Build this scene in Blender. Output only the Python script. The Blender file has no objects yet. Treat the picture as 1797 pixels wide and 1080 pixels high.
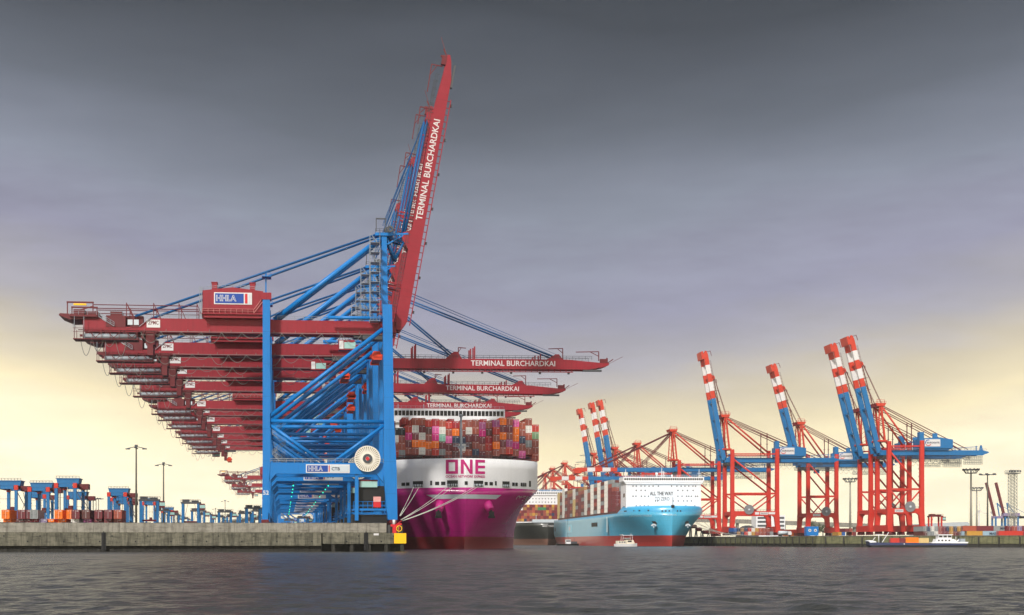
import bpy, bmesh, math, random
import numpy as np
from mathutils import Vector, Matrix
R = math.radians
scene = bpy.context.scene
COL = scene.collection
random.seed(7)

# ------------------------------------------------------------------ camera
F, HC, XC, YC = 2330.0, 2.4, 700.0, 952.0      # focal length and principal point in photo pixels, eye height over the water
cam = bpy.data.cameras.new("Camera"); camo = bpy.data.objects.new("Camera", cam); COL.objects.link(camo)
camo.location = (0, 0, HC); camo.rotation_euler = (R(90), 0, 0)
cam.sensor_fit = 'HORIZONTAL'; cam.sensor_width = 36; cam.lens = F / 1797 * 36
cam.shift_x = (898.5 - XC) / 1797; cam.shift_y = (YC - 540) / 1797
cam.clip_start = 0.5; cam.clip_end = 60000
scene.camera = camo
def at(px, py, d): return Vector(((px - XC) * d / F, d, HC + (YC - py) * d / F))

def lin(c):
    c /= 255.0
    return c / 12.92 if c <= .04045 else ((c + .055) / 1.055) ** 2.4
def rgb(r, g, b, k=1.0): return (lin(r) * k, lin(g) * k, lin(b) * k, 1)

# ------------------------------------------------------------------ sky and sun
SUN_EL, SUN_AZ = 32, 208
w = bpy.data.worlds.new("World"); scene.world = w; w.use_nodes = True
nt = w.node_tree; nt.nodes.clear(); N = nt.nodes.new; L = nt.links.new
out = N('ShaderNodeOutputWorld'); bg = N('ShaderNodeBackground'); L(bg.outputs[0], out.inputs[0])
bg.inputs[1].default_value = 0.1
sky = N('ShaderNodeTexSky'); sky.sky_type = 'NISHITA'; sky.sun_disc = False
sky.sun_elevation = R(SUN_EL); sky.sun_rotation = R(SUN_AZ); sky.dust_density = 3
tc = N('ShaderNodeTexCoord'); sep = N('ShaderNodeSeparateXYZ'); L(tc.outputs['Generated'], sep.inputs[0])
def M(op, a, b=None, c=None):
    n = N('ShaderNodeMath'); n.operation = op
    for i, x in enumerate((a, b, c)):
        if x is None: continue
        if isinstance(x, (int, float)): n.inputs[i].default_value = x
        else: L(x, n.inputs[i])
    return n.outputs[0]
def sky_noise(scale, stretch, detail, off):
    m = N('ShaderNodeMapping'); m.inputs['Scale'].default_value = (1, 1, stretch); m.inputs['Location'].default_value = off
    L(tc.outputs['Generated'], m.inputs[0])
    n = N('ShaderNodeTexNoise'); n.inputs['Scale'].default_value = scale; n.inputs['Detail'].default_value = detail
    n.inputs['Roughness'].default_value = .52; L(m.outputs[0], n.inputs[0])
    return M('SUBTRACT', n.outputs[0], .5)
n1 = sky_noise(2.6, 4.0, 4, (1.3, .2, .4)); n2 = sky_noise(5.5, 5.0, 8, (4, 2, 1)); n3 = sky_noise(16, 4.5, 8, (2, 7, 3))
side = M('SUBTRACT', sep.outputs[0], .10)                       # cloud deck thins towards both sides of the harbour
side2 = M('MULTIPLY', M('MINIMUM', M('MULTIPLY', side, side), .25), .32)
zz = M('ADD', M('SUBTRACT', sep.outputs[2], side2), M('ADD', M('MULTIPLY', n1, .095), M('ADD', M('MULTIPLY', n2, .036), M('MULTIPLY', n3, .024))))
ramp = N('ShaderNodeValToRGB'); cr = ramp.color_ramp
stops = [(0.0, rgb(255, 244, 212, 1.22)), (.035, rgb(255, 243, 208, 1.2)), (.07, rgb(246, 230, 188, 1.1)), (.10, rgb(216, 203, 176)), (.135, rgb(176, 172, 178)),
         (.175, rgb(152, 151, 172)), (.23, rgb(136, 141, 156)), (.29, rgb(98, 103, 113)), (.36, rgb(62, 65, 71)), (.45, rgb(54, 57, 62)),
         (.62, rgb(112, 116, 124)), (.8, rgb(220, 226, 236)), (1.0, rgb(250, 250, 250))]
while len(cr.elements) < len(stops): cr.elements.new(.5)
for e, (p, c) in zip(cr.elements, stops): e.position = p; e.color = c
L(zz, ramp.inputs[0])
# thicker cloud puffs, and added fill light from unseen sky behind and overhead
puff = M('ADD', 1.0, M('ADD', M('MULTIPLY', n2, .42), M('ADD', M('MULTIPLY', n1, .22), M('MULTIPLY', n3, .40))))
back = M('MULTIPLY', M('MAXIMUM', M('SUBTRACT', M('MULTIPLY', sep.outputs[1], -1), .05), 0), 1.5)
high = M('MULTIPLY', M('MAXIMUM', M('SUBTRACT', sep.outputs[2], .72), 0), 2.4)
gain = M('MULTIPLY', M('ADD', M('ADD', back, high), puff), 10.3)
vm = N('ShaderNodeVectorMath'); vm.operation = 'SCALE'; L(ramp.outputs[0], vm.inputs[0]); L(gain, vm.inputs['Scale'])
va = N('ShaderNodeVectorMath'); va.operation = 'SCALE'; L(sky.outputs[0], va.inputs[0]); va.inputs['Scale'].default_value = .06
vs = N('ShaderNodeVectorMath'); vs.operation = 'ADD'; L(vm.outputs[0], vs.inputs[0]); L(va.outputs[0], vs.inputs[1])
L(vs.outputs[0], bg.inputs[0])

sun = bpy.data.lights.new("Sun", 'SUN'); suno = bpy.data.objects.new("Sun", sun); COL.objects.link(suno)
sun.energy = 3.9; sun.angle = R(5); sun.color = (1, .95, .87)
sd = Vector((math.sin(R(SUN_AZ)) * math.cos(R(SUN_EL)), math.cos(R(SUN_AZ)) * math.cos(R(SUN_EL)), math.sin(R(SUN_EL))))
suno.rotation_euler = (-sd).to_track_quat('-Z', 'Y').to_euler()

scene.view_settings.view_transform = 'Standard'; scene.view_settings.look = 'None'
scene.view_settings.exposure = 0.0; scene.view_settings.gamma = 1; scene.view_settings.use_curve_mapping = False
scene.cycles.max_bounces = 6; scene.cycles.diffuse_bounces = 3; scene.cycles.glossy_bounces = 3
scene.cycles.use_denoising = True

# ------------------------------------------------------------------ materials
def mat(name, col, rough=.5, var=.12, scale=.6, metal=0.0, streak=0.0, bump=0.0, bscale=3.0, spec=.4, dirt=(.05, .04, .03), emit=None, coat=0.0, seam=None):
    m = bpy.data.materials.new(name); m.use_nodes = True
    t = m.node_tree; b = t.nodes['Principled BSDF']
    b.inputs['Roughness'].default_value = rough; b.inputs['Coat Weight'].default_value = coat; b.inputs['Coat Roughness'].default_value = .18; b.inputs['Metallic'].default_value = metal
    b.inputs['Specular IOR Level'].default_value = spec
    if emit:
        b.inputs['Emission Color'].default_value = col; b.inputs['Emission Strength'].default_value = emit
        b.inputs['Base Color'].default_value = col; return m
    c = t.nodes.new('ShaderNodeTexCoord')
    n = t.nodes.new('ShaderNodeTexNoise'); n.inputs['Scale'].default_value = scale; n.inputs['Detail'].default_value = 5
    t.links.new(c.outputs['Object'], n.inputs[0])
    mix = t.nodes.new('ShaderNodeMix'); mix.data_type = 'RGBA'
    mix.inputs[6].default_value = tuple(x * (1 - var) for x in col[:3]) + (1,)
    mix.inputs[7].default_value = tuple(min(1, x * (1 + var)) for x in col[:3]) + (1,)
    t.links.new(n.outputs[0], mix.inputs[0])
    res = mix.outputs[2]
    if streak:
        mp = t.nodes.new('ShaderNodeMapping'); mp.inputs['Scale'].default_value = (1.1, 1.1, .07)
        t.links.new(c.outputs['Object'], mp.inputs[0])
        n3 = t.nodes.new('ShaderNodeTexNoise'); n3.inputs['Scale'].default_value = 1.0; n3.inputs['Detail'].default_value = 6; n3.inputs['Roughness'].default_value = .7
        t.links.new(mp.outputs[0], n3.inputs[0])
        rp = t.nodes.new('ShaderNodeValToRGB'); rp.color_ramp.elements[0].position = .48; rp.color_ramp.elements[1].position = .72
        rp.color_ramp.elements[0].color = (0, 0, 0, 1); rp.color_ramp.elements[1].color = (streak, streak, streak, 1)
        t.links.new(n3.outputs[0], rp.inputs[0])
        m2 = t.nodes.new('ShaderNodeMix'); m2.data_type = 'RGBA'; m2.inputs[7].default_value = dirt + (1,)
        t.links.new(rp.outputs[0], m2.inputs[0]); t.links.new(res, m2.inputs[6]); res = m2.outputs[2]
    if seam:                                                     # plate joints and weld lines
        sp = t.nodes.new('ShaderNodeSeparateXYZ'); t.links.new(c.outputs['Object'], sp.inputs[0]); acc = None
        for axis, period, width in seam:
            w1 = t.nodes.new('ShaderNodeMath'); w1.operation = 'PINGPONG'; w1.inputs[1].default_value = period / 2; t.links.new(sp.outputs[axis], w1.inputs[0])
            w2 = t.nodes.new('ShaderNodeMath'); w2.operation = 'LESS_THAN'; w2.inputs[1].default_value = width; t.links.new(w1.outputs[0], w2.inputs[0])
            if acc:
                w3 = t.nodes.new('ShaderNodeMath'); w3.operation = 'MAXIMUM'; t.links.new(acc, w3.inputs[0]); t.links.new(w2.outputs[0], w3.inputs[1]); acc = w3.outputs[0]
            else: acc = w2.outputs[0]
        w4 = t.nodes.new('ShaderNodeMath'); w4.operation = 'MULTIPLY'; w4.inputs[1].default_value = .4; t.links.new(acc, w4.inputs[0])
        m3 = t.nodes.new('ShaderNodeMix'); m3.data_type = 'RGBA'; m3.inputs[7].default_value = tuple(x * .45 for x in col[:3]) + (1,)
        t.links.new(w4.outputs[0], m3.inputs[0]); t.links.new(res, m3.inputs[6]); res = m3.outputs[2]
    t.links.new(res, b.inputs['Base Color'])
    if bump:
        n4 = t.nodes.new('ShaderNodeTexNoise'); n4.inputs['Scale'].default_value = bscale; n4.inputs['Detail'].default_value = 6
        t.links.new(c.outputs['Object'], n4.inputs[0])
        bp = t.nodes.new('ShaderNodeBump'); bp.inputs['Distance'].default_value = bump
        t.links.new(n4.outputs[0], bp.inputs['Height']); t.links.new(bp.outputs[0], b.inputs['Normal'])
    return m

MT = {}
MT['blue'] = mat('crane_blue_paint', rgb(0, 112, 186), .42, .12, .25, streak=.25, dirt=rgb(2, 72, 124)[:3], seam=((2, 9.0, .07),))
MT['blue2'] = mat('stay_blue_paint', rgb(2, 78, 132), .45, .15, .3)
MT['red'] = mat('girder_red_paint', rgb(138, 20, 38), .5, .16, .3, streak=.3, dirt=rgb(78, 20, 26)[:3], seam=((0, 11.0, .07),))
MT['red2'] = mat('dark_red_paint', rgb(96, 22, 30), .55, .2, .5)
MT['orange_red'] = mat('spreader_orange_red', rgb(205, 62, 30), .5, .15, .6)
MT['steel'] = mat('galvanised_steel', rgb(146, 154, 162), .5, .15, 1.0)
MT['dsteel'] = mat('weathered_dark_steel', rgb(70, 72, 76), .55, .2, 1.0)
MT['black'] = mat('black_paint', rgb(22, 22, 24), .5, .2, 1.0)
MT['white'] = mat('white_paint', rgb(228, 228, 230), .45, .05, .15, streak=.10, dirt=(.35, .33, .30))
MT['lwhite'] = mat('white_lettering', rgb(208, 206, 206), .5, .03, 1)
MT['boomtext'] = mat('faded_boom_lettering', rgb(200, 192, 192), .6, .06, 1)
MT['signblue'] = mat('sign_blue', rgb(20, 66, 150), .4, .05, 1)
MT['signred'] = mat('sign_red', rgb(196, 34, 44), .4, .05, 1)
MT['signgrey'] = mat('sign_grey', rgb(190, 198, 204), .4, .05, 1)
MT['signnavy'] = mat('sign_navy', rgb(22, 32, 60), .4, .05, 1)
MT['yellow'] = mat('yellow_paint', rgb(246, 186, 12), .5, .08, .8)
MT['glass'] = mat('dark_window_glass', rgb(24, 28, 34), .15, .1, 1, spec=.6)
MT['cabglass'] = mat('pale_cab_glass', rgb(150, 190, 185), .2, .1, 1)
MT['reel'] = mat('reel_ivory', rgb(226, 220, 206), .5, .05, 1)
MT['reelback'] = mat('reel_backing', rgb(150, 136, 112), .6, .1, 1)
MT['reelgrey'] = mat('reel_grey', rgb(128, 128, 132), .5, .15, 1)
MT['rope'] = mat('pale_mooring_rope', rgb(222, 218, 206), .8, .1, 2)
MT['cable'] = mat('festoon_cable', rgb(120, 116, 112), .6, .1, 2)
MT['ered'] = mat('vermilion_paint', rgb(194, 46, 34), .45, .12, .3, streak=.2, dirt=rgb(116, 36, 30)[:3], seam=((2, 10.0, .09),))
MT['eblue'] = mat('boom_blue_paint', rgb(20, 104, 160), .45, .12, .3, streak=.25, dirt=rgb(18, 78, 116)[:3])
MT['eorange'] = mat('apex_orange_paint', rgb(190, 56, 34), .5, .14, .3)
MT['green_lamp'] = mat('green_signal_lamp', (0.02, 1, .55, 1), emit=1.6)
MT['red_lamp'] = mat('red_signal_lamp', (1, .05, .12, 1), emit=1.5)
MT['leaf'] = mat('tree_foliage', rgb(62, 74, 44), .8, .35, 2)
MT['bark'] = mat('tree_bark', rgb(70, 58, 46), .9, .2, 3)

# ------------------------------------------------------------------ mesh building
Z = Vector((0, 0, 1))
class MB:
    def __init__(s): s.v = []; s.f = []; s.sm = []; s.mi = []; s.m = 0
    def add(s, vs, fs, smooth=False):
        o = len(s.v); s.v += [tuple(x) for x in vs]
        for f in fs: s.f.append([o + i for i in f]); s.sm.append(smooth); s.mi.append(s.m)
        return s
    def box(s, x0, x1, y0, y1, z0, z1):
        return s.add([(x0, y0, z0), (x1, y0, z0), (x1, y1, z0), (x0, y1, z0), (x0, y0, z1), (x1, y0, z1), (x1, y1, z1), (x0, y1, z1)],
                     [(0, 3, 2, 1), (4, 5, 6, 7), (0, 1, 5, 4), (1, 2, 6, 5), (2, 3, 7, 6), (3, 0, 4, 7)])
    def beam(s, p, q, wd, ht=None, up=None):
        p = Vector(p); q = Vector(q); ht = ht or wd; d = (q - p).normalized()
        u = Vector(up) if up else (Z if abs(d.z) < .9 else Vector((0, 1, 0)))
        a = d.cross(u).normalized(); b = a.cross(d)
        c = []
        for e in (p, q):
            for i, j in ((-1, -1), (1, -1), (1, 1), (-1, 1)): c.append(e + a * (i * wd / 2) + b * (j * ht / 2))
        return s.add(c, [(0, 1, 2, 3), (7, 6, 5, 4), (0, 4, 5, 1), (1, 5, 6, 2), (2, 6, 7, 3), (3, 7, 4, 0)])
    def tube(s, p, q, r, n=8, r2=None, caps=True):
        p = Vector(p); q = Vector(q); r2 = r if r2 is None else r2; d = (q - p).normalized()
        u = Z if abs(d.z) < .9 else Vector((1, 0, 0))
        a = d.cross(u).normalized(); b = a.cross(d); c = []
        for e, rr in ((p, r), (q, r2)):
            for i in range(n):
                t = 2 * math.pi * i / n; c.append(e + (a * math.cos(t) + b * math.sin(t)) * rr)
        s.add(c, [(i, (i + 1) % n, n + (i + 1) % n, n + i) for i in range(n)], n > 5)
        if caps:
            o = len(s.v) - 2 * n
            s.f += [[o + i for i in range(n - 1, -1, -1)], [o + n + i for i in range(n)]]; s.sm += [False] * 2; s.mi += [s.m] * 2
        return s
    def path(s, pts, r, n=4):
        for a, b in zip(pts, pts[1:]): s.tube(a, b, r, n, caps=False)
        return s
    def prism(s, poly, c0, c1, ax='y'):                          # poly in the two other axes
        mk = {'y': lambda a, b, c: (a, c, b), 'x': lambda a, b, c: (c, a, b), 'z': lambda a, b, c: (a, b, c)}[ax]
        n = len(poly); vs = [mk(a, b, c0) for a, b in poly] + [mk(a, b, c1) for a, b in poly]
        return s.add(vs, [tuple(range(n)), tuple(range(2 * n - 1, n - 1, -1))] + [(i, n + i, n + (i + 1) % n, (i + 1) % n) for i in range(n)])
    def ring(s, c, r0, r1, y0, y1, n=24, a0=0.0, a1=360.0):      # annulus in the xz plane
        vs = []; k = n + 1
        for y in (y0, y1):
            for rr in (r0, r1):
                for i in range(k):
                    t = R(a0 + (a1 - a0) * i / n); vs.append((c[0] + rr * math.cos(t), y, c[2] + rr * math.sin(t)))
        fs = []
        for i in range(n):
            fs += [(i, i + 1, k + i + 1, k + i), (2 * k + i, 3 * k + i, 3 * k + i + 1, 2 * k + i + 1), (k + i, k + i + 1, 3 * k + i + 1, 3 * k + i), (i, 2 * k + i, 2 * k + i + 1, i + 1)]
        return s.add(vs, fs)
    def rail(s, p, q, h=1.1, step=2.4, r=.05):
        p = Vector(p); q = Vector(q); n = max(1, int((q - p).length / step)); up = Vector((0, 0, h))
        for i in range(n + 1):
            b = p.lerp(q, i / n); s.tube(b, b + up, r, 4, caps=False)
        s.tube(p + up, q + up, r, 4, caps=False); s.tube(p + up * .5, q + up * .5, r * .8, 4, caps=False)
        return s
    def mesh(s, name, mats):
        me = bpy.data.meshes.new(name); me.from_pydata(s.v, [], s.f)
        for m in (mats if isinstance(mats, (list, tuple)) else [mats]): me.materials.append(m)
        me.polygons.foreach_set('use_smooth', s.sm); me.polygons.foreach_set('material_index', s.mi)
        bm = bmesh.new(); bm.from_mesh(me); bmesh.ops.recalc_face_normals(bm, faces=bm.faces); bm.to_mesh(me); bm.free()
        me.update(); return me
    def build(s, name, mats, parent=None, loc=None):
        return link(name, s.mesh(name, mats), parent, loc)

KIDS = {}
def link(name, data, parent=None, loc=None):
    o = bpy.data.objects.new(name, data); COL.objects.link(o)
    if parent: o.parent = parent; KIDS.setdefault(parent, []).append(o)
    if loc is not None: o.location = loc
    return o
def tag(o, label=None, cat=None, group=None, kind=None):
    if label: o['label'] = label
    if cat: o['category'] = cat
    if group: o['group'] = group
    if kind: o['kind'] = kind
    return o
def empty(name, loc=(0, 0, 0), rz=0.0, label=None, cat=None, group=None):
    o = link(name, None, None, loc); o.rotation_euler = (0, 0, rz); o.empty_display_size = .5
    return tag(o, label, cat, group)
def copy_tree(o, parent=None):
    c = o.copy(); COL.objects.link(c); c.parent = parent
    if parent: KIDS.setdefault(parent, []).append(c)
    for ch in KIDS.get(o, []): copy_tree(ch, c)
    return c
def part(o, name): return [c for c in KIDS.get(o, []) if c.name.split('.')[0] == name]

TXT = {}
def text_mesh(s, width, height, bold=.012, depth=.0):           # lettering in the xz plane, facing -y, centred
    key = (s, width, height, bold)
    if key in TXT: return TXT[key]
    cu = bpy.data.curves.new('lettering', 'FONT'); cu.body = s; cu.size = 1; cu.offset = bold; cu.align_x = 'CENTER'; cu.resolution_u = 3
    o = bpy.data.objects.new('lettering', cu); COL.objects.link(o)
    dg = bpy.context.evaluated_depsgraph_get(); me = bpy.data.meshes.new_from_object(o.evaluated_get(dg))
    bpy.data.objects.remove(o); bpy.data.curves.remove(cu)
    xs = [v.co.x for v in me.vertices]; ys = [v.co.y for v in me.vertices]
    x0, x1, y0, y1 = min(xs), max(xs), min(ys), max(ys)
    for v in me.vertices:
        v.co = ((v.co.x - (x0 + x1) / 2) * width / (x1 - x0), 0, (v.co.y - (y0 + y1) / 2) * height / (y1 - y0))
    me.materials.clear(); TXT[key] = me; return me
def lettering(s, width, height, m, parent, loc, bold=.012, rz=0.0):
    me = text_mesh(s, width, height, bold)
    if not me.materials: me.materials.append(m)
    elif me.materials[0] != m: me = me.copy(); me.materials[0] = m
    o = link('lettering', me, parent, loc); o.rotation_euler = (0, 0, rz); return o

# ------------------------------------------------------------------ water, land, quays
QZ = 7.0
ROTQ = math.atan((XC - 499) / F); CQ, SQ = math.cos(ROTQ), math.sin(ROTQ)
P0 = Vector(((468 - XC) / F * 370, 370, 0))
def quay(u, v, z=0.0): return Vector((P0.x + u * CQ - v * SQ, P0.y + u * SQ + v * CQ, z))

def water_mat():
    m = bpy.data.materials.new('harbour_water'); m.use_nodes = True; t = m.node_tree; b = t.nodes['Principled BSDF']
    b.inputs['Base Color'].default_value = (.036, .036, .032, 1); b.inputs['Specular IOR Level'].default_value = .30; b.inputs['Roughness'].default_value = .25; b.inputs['IOR'].default_value = 1.33
    c = t.nodes.new('ShaderNodeTexCoord'); prev = None
    pn = t.nodes.new('ShaderNodeTexNoise'); pn.inputs['Scale'].default_value = .02; pn.inputs['Detail'].default_value = 3      # wind patches
    pm = t.nodes.new('ShaderNodeMapping'); pm.inputs['Scale'].default_value = (.5, 1.6, 1); t.links.new(c.outputs['Object'], pm.inputs[0]); t.links.new(pm.outputs[0], pn.inputs[0])
    pr_ = t.nodes.new('ShaderNodeMapRange'); pr_.inputs[1].default_value = .35; pr_.inputs[2].default_value = .65; pr_.inputs[3].default_value = .45; pr_.inputs[4].default_value = 1.0; t.links.new(pn.outputs[0], pr_.inputs[0])
    for sx, sc, dist, rot in ((.7, .5, .5, -14), (.7, 1.6, .2, 8), (.9, 5.0, .06, 30)):
        mp = t.nodes.new('ShaderNodeMapping'); mp.inputs['Scale'].default_value = (sx, 1.5, 1); mp.inputs['Rotation'].default_value = (0, 0, R(rot))
        t.links.new(c.outputs['Object'], mp.inputs[0])
        n = t.nodes.new('ShaderNodeTexNoise'); n.inputs['Scale'].default_value = sc; n.inputs['Detail'].default_value = 4; n.inputs['Distortion'].default_value = .4
        t.links.new(mp.outputs[0], n.inputs[0])
        bp = t.nodes.new('ShaderNodeBump'); bp.inputs['Distance'].default_value = dist
        t.links.new(pr_.outputs[0], bp.inputs['Strength'])
        t.links.new(n.outputs[0], bp.inputs['Height'])
        if prev: t.links.new(prev.outputs[0], bp.inputs['Normal'])
        prev = bp
    t.links.new(prev.outputs[0], b.inputs['Normal']); return m
def water_mesh():
    rs = np.random.RandomState(5); ys = [26.0]
    while ys[-1] < 1400: ys.append(ys[-1] * 1.0062 + .03)
    ys = np.array(ys); nc = 460; u = np.linspace(-.62, .74, nc)
    Y = np.repeat(ys[:, None], nc, 1); X = Y * u[None, :] + np.linspace(-25, 25, nc)[None, :]
    dx = np.maximum(Y * (u[1] - u[0]) + .11, Y * .0062); Zh = np.zeros_like(X)
    for i in range(70):
        lam = .8 * (6 / .8) ** (i / 69); th = R(62) + rs.normal(0, .62); am = .0036 * lam ** .72; ph = rs.uniform(0, 6.28)
        k = 2 * math.pi / lam; fade = np.clip(lam / (2.2 * dx) - .6, 0, 1)
        w_ = np.sin(k * (X * math.cos(th) + Y * math.sin(th)) + ph); Zh += am * fade * (w_ + .25 * np.sin(2 * (k * (X * math.cos(th) + Y * math.sin(th)) + ph) + .6))
    n = len(ys); co = np.stack([X, Y, Zh], -1).reshape(-1, 3)
    idx = np.arange(n * nc).reshape(n, nc); f = np.stack([idx[:-1, :-1], idx[:-1, 1:], idx[1:, 1:], idx[1:, :-1]], -1).reshape(-1, 4)
    base = len(co); co = np.vstack([co, [(-3000, -500, -.4), (3000, -500, -.4), (3000, 4400, -.4), (-3000, 4400, -.4)]]); f = np.vstack([f, [(base, base + 1, base + 2, base + 3)]])
    me = bpy.data.meshes.new('water'); me.vertices.add(len(co)); me.vertices.foreach_set('co', co.ravel())
    me.loops.add(f.size); me.loops.foreach_set('vertex_index', f.ravel().astype(np.int32)); me.polygons.add(len(f))
    me.polygons.foreach_set('loop_start', np.arange(0, f.size, 4, dtype=np.int32)); me.polygons.foreach_set('use_smooth', [True] * len(f))
    me.update(calc_edges=True); me.validate(); me.materials.append(water_mat()); return me
tag(link('water', water_mesh()), kind='structure')

def concrete(name, base, dark, lo=.46, hi=.74, k=1.0):
    m = bpy.data.materials.new(name); m.use_nodes = True; t = m.node_tree; b = t.nodes['Principled BSDF']; b.inputs['Roughness'].default_value = .85
    c = t.nodes.new('ShaderNodeTexCoord'); lk = t.links.new
    def noise(scl, s, d=7):
        mp = t.nodes.new('ShaderNodeMapping'); mp.inputs['Scale'].default_value = scl; lk(c.outputs['Object'], mp.inputs[0])
        n = t.nodes.new('ShaderNodeTexNoise'); n.inputs['Scale'].default_value = s; n.inputs['Detail'].default_value = d; n.inputs['Roughness'].default_value = .68
        lk(mp.outputs[0], n.inputs[0]); return n.outputs[0]
    def rmp(x, lo, hi):
        r = t.nodes.new('ShaderNodeMapRange'); r.inputs[1].default_value = lo; r.inputs[2].default_value = hi; lk(x, r.inputs[0]); return r.outputs[0]
    def mx(f, a, bb):
        x = t.nodes.new('ShaderNodeMix'); x.data_type = 'RGBA'; lk(f, x.inputs[0])
        for i, y in ((6, a), (7, bb)):
            if isinstance(y, tuple): x.inputs[i].default_value = y
            else: lk(y, x.inputs[i])
        return x.outputs[2]
    c1 = mx(rmp(noise((.6, .6, 1), .7, 10), .3, .7), base, tuple(x * .6 for x in base[:3]) + (1,))
    c2 = mx(rmp(noise((1.1, 1.1, .14), 1.0, 10), lo, hi), c1, dark)                    # run-off streaks
    c3 = mx(rmp(noise((.25, .25, 1.6), 1.0, 9), lo + .06, hi + .04), c2, tuple(x * .75 for x in dark[:3]) + (1,))   # horizontal tide stains
    lk(c3, b.inputs['Base Color'])
    bp = t.nodes.new('ShaderNodeBump'); bp.inputs['Distance'].default_value = .12; lk(noise((1, 1, 1), 1.6), bp.inputs['Height']); lk(bp.outputs[0], b.inputs['Normal'])
    return m
MT['conc'] = concrete('flood_wall_concrete', rgb(154, 149, 138), rgb(78, 73, 62), .47, .76)
MT['conc2'] = concrete('mossy_quay_concrete', rgb(122, 118, 102), rgb(36, 36, 26), .42, .72)
MT['conc3'] = concrete('wet_shaded_concrete', rgb(54, 52, 46), rgb(16, 16, 14))  # dark tone holds wet concrete plus painted-in shade of the undercut
MT['moss'] = concrete('mossy_stone', rgb(116, 116, 82), rgb(40, 42, 26))
MT['asphalt'] = mat('quay_asphalt', rgb(74, 74, 74), .9, .2, .2)

def prism_q(mb, poly, z0, z1):
    pts = [quay(u, v) for u, v in poly]
    mb.prism([(p.x, p.y) for p in pts], z0, z1, 'z')
# terminal land of the left quay: one sheet, sides below water
mb = MB(); prism_q(mb, [(-320, -24), (32.6, -24), (36.3, -20), (36.3, 1600), (-1400, 1600), (-1400, -24)], -6, QZ)
tag(mb.build('ground', MT['asphalt']), kind='structure')
qa = empty('quay_wall', quay(0, -28), ROTQ, 'weathered mossy concrete quay wall under the blue cranes', 'quay wall')
# local frame of quay_wall: x = u, y = v + 28
xs = [-190, -142, -118, -79.4, -41, 14.6, 36.3]
for a, b in zip(xs, xs[1:]):
    m = MB(); m.box(a + .18, b - .18, 0, 7.8, 1.5 if b < 15 else 2.0, 4.8)
    m.build('quay_block', MT['conc2'], qa)
m = MB(); m.box(-190, 14.5, 1.2, 7.8, -3, 1.5); m.box(14.6, 36.2, 3.4, 7.6, -3, 2.0)
for k in range(60): m.box(-188 + k * 3.3, -187.2 + k * 3.3, .15, .5, -1, .7)
m.build('tidal_footing', MT['conc3'], qa)
for x in (17.5, 22.3, 26.8, 31.3, 35.4):
    m = MB(); m.box(x - .45, x + .45, .25, 1.2, -2, 1.9); m.build('pile', MT['conc3'], qa)
for x in (-142, -79.4, -41, 26):
    m = MB(); m.box(x - .55, x + .55, -.12, .3, .3, 4.9); m.box(x - .16, x - .04, -.3, -.1, .3, 5.2); m.box(x + .04, x + .16, -.3, -.1, .3, 5.2)
    m.build('ladder_recess', MT['black'], qa)
m = MB()
for x in range(-186, 36, 9): m.tube((x, -.05, 2.6), (x, .1, 2.6), .22, 8); m.tube((x + 3.1, -.05, 4.0), (x + 3.1, .1, 4.0), .2, 8)
m.build('drain_hole', MT['black'], qa)
m = MB(); m.box(33.3, 36.45, -.22, 0, 2.1, 4.75); m.build('corner_guard', MT['yellow'], qa)
m = MB(); m.box(28, 29.3, -.1, 0, 4.2, 4.7); m.build('number_plate', MT['lwhite'], qa)
fw = empty('flood_wall', quay(0, -24), ROTQ, 'pale concrete flood wall with vertical stains set back on the quay', 'flood wall')
segs = [-100, -71, -44, -37.5, -8, 5.5, 22, 31.6]
for i, (a, b) in enumerate(zip(segs, segs[1:])):
    m = MB(); m.box(a + .03, b - .03, -.7 + (i % 2) * .05, -.02, 4.75, 7.42 + .04 * (i % 2)); m.build('wall_panel', MT['conc'], fw)
m = MB(); m.box(-100, 31.6, -.9, -.7, 4.75, 5.0); m.build('kerb', MT['conc2'], fw)
m = MB()
for x in range(-96, 30, 4): m.tube((x, -.8, 7.5), (x + 2.6, -.8, 7.5), .05, 4)
m.build('edge_rail', MT['dsteel'], fw)
pw = empty('flood_gate', quay(-104, -24), ROTQ, 'pale grey flood gate panel at the left end of the quay', 'flood gate')
m = MB(); m.box(-16, 4, -.7, -.1, 5.2, 7.35); m.box(-16, 4, -.9, -.7, 5.1, 5.35); m.build('gate_panel', mat('pale_gate', rgb(186, 184, 172), .7, .08, .5, streak=.3), pw)
m = MB(); m.box(-17, 5, -1.1, .1, 4.75, 5.1); m.build('gate_sill', MT['conc2'], pw)
for i, x in enumerate((-116, -112.6, -110.4, -108.4, -106.3, -103.4)):
    b = empty('yellow_post', quay(x, -25.8), ROTQ, ['tall yellow post at the far left end of the quay', 'yellow post second from the left in front of the grey flood gate', 'short yellow post third from the left by the flood gate',
        'yellow post fourth from the left by the flood gate', 'yellow post fifth from the left by the flood gate', 'yellow post nearest the concrete flood wall'][i], 'post', 'yellow posts by the flood gate')
    h = (2.2, 1.3, .9, 1.2, 1.0, 1.5)[i]
    m = MB(); m.tube((0, 0, 4.75), (0, 0, 4.75 + h), .28 if i == 0 else .16, 8); m.build('shaft', MT['yellow'], b)
    m = MB(); m.tube((0, 0, 4.75 + h), (0, 0, 4.9 + h), .3 if i == 0 else .2, 8); m.build('cap', MT['dsteel'], b)
b = empty('capstan', quay(-101.5, -25.6), ROTQ, 'small grey blue mooring capstan where gate meets flood wall', 'capstan')
m = MB(); m.tube((0, 0, 4.75), (0, 0, 6.6), .3, 10); m.build('column', MT['steel'], b)
m = MB(); m.tube((0, 0, 6.6), (0, 0, 7.0), .7, 10, 1.1); m.tube((0, 0, 7.0), (0, 0, 7.3), 1.1, 10, .5); m.build('head', MT['dsteel'], b)

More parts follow.
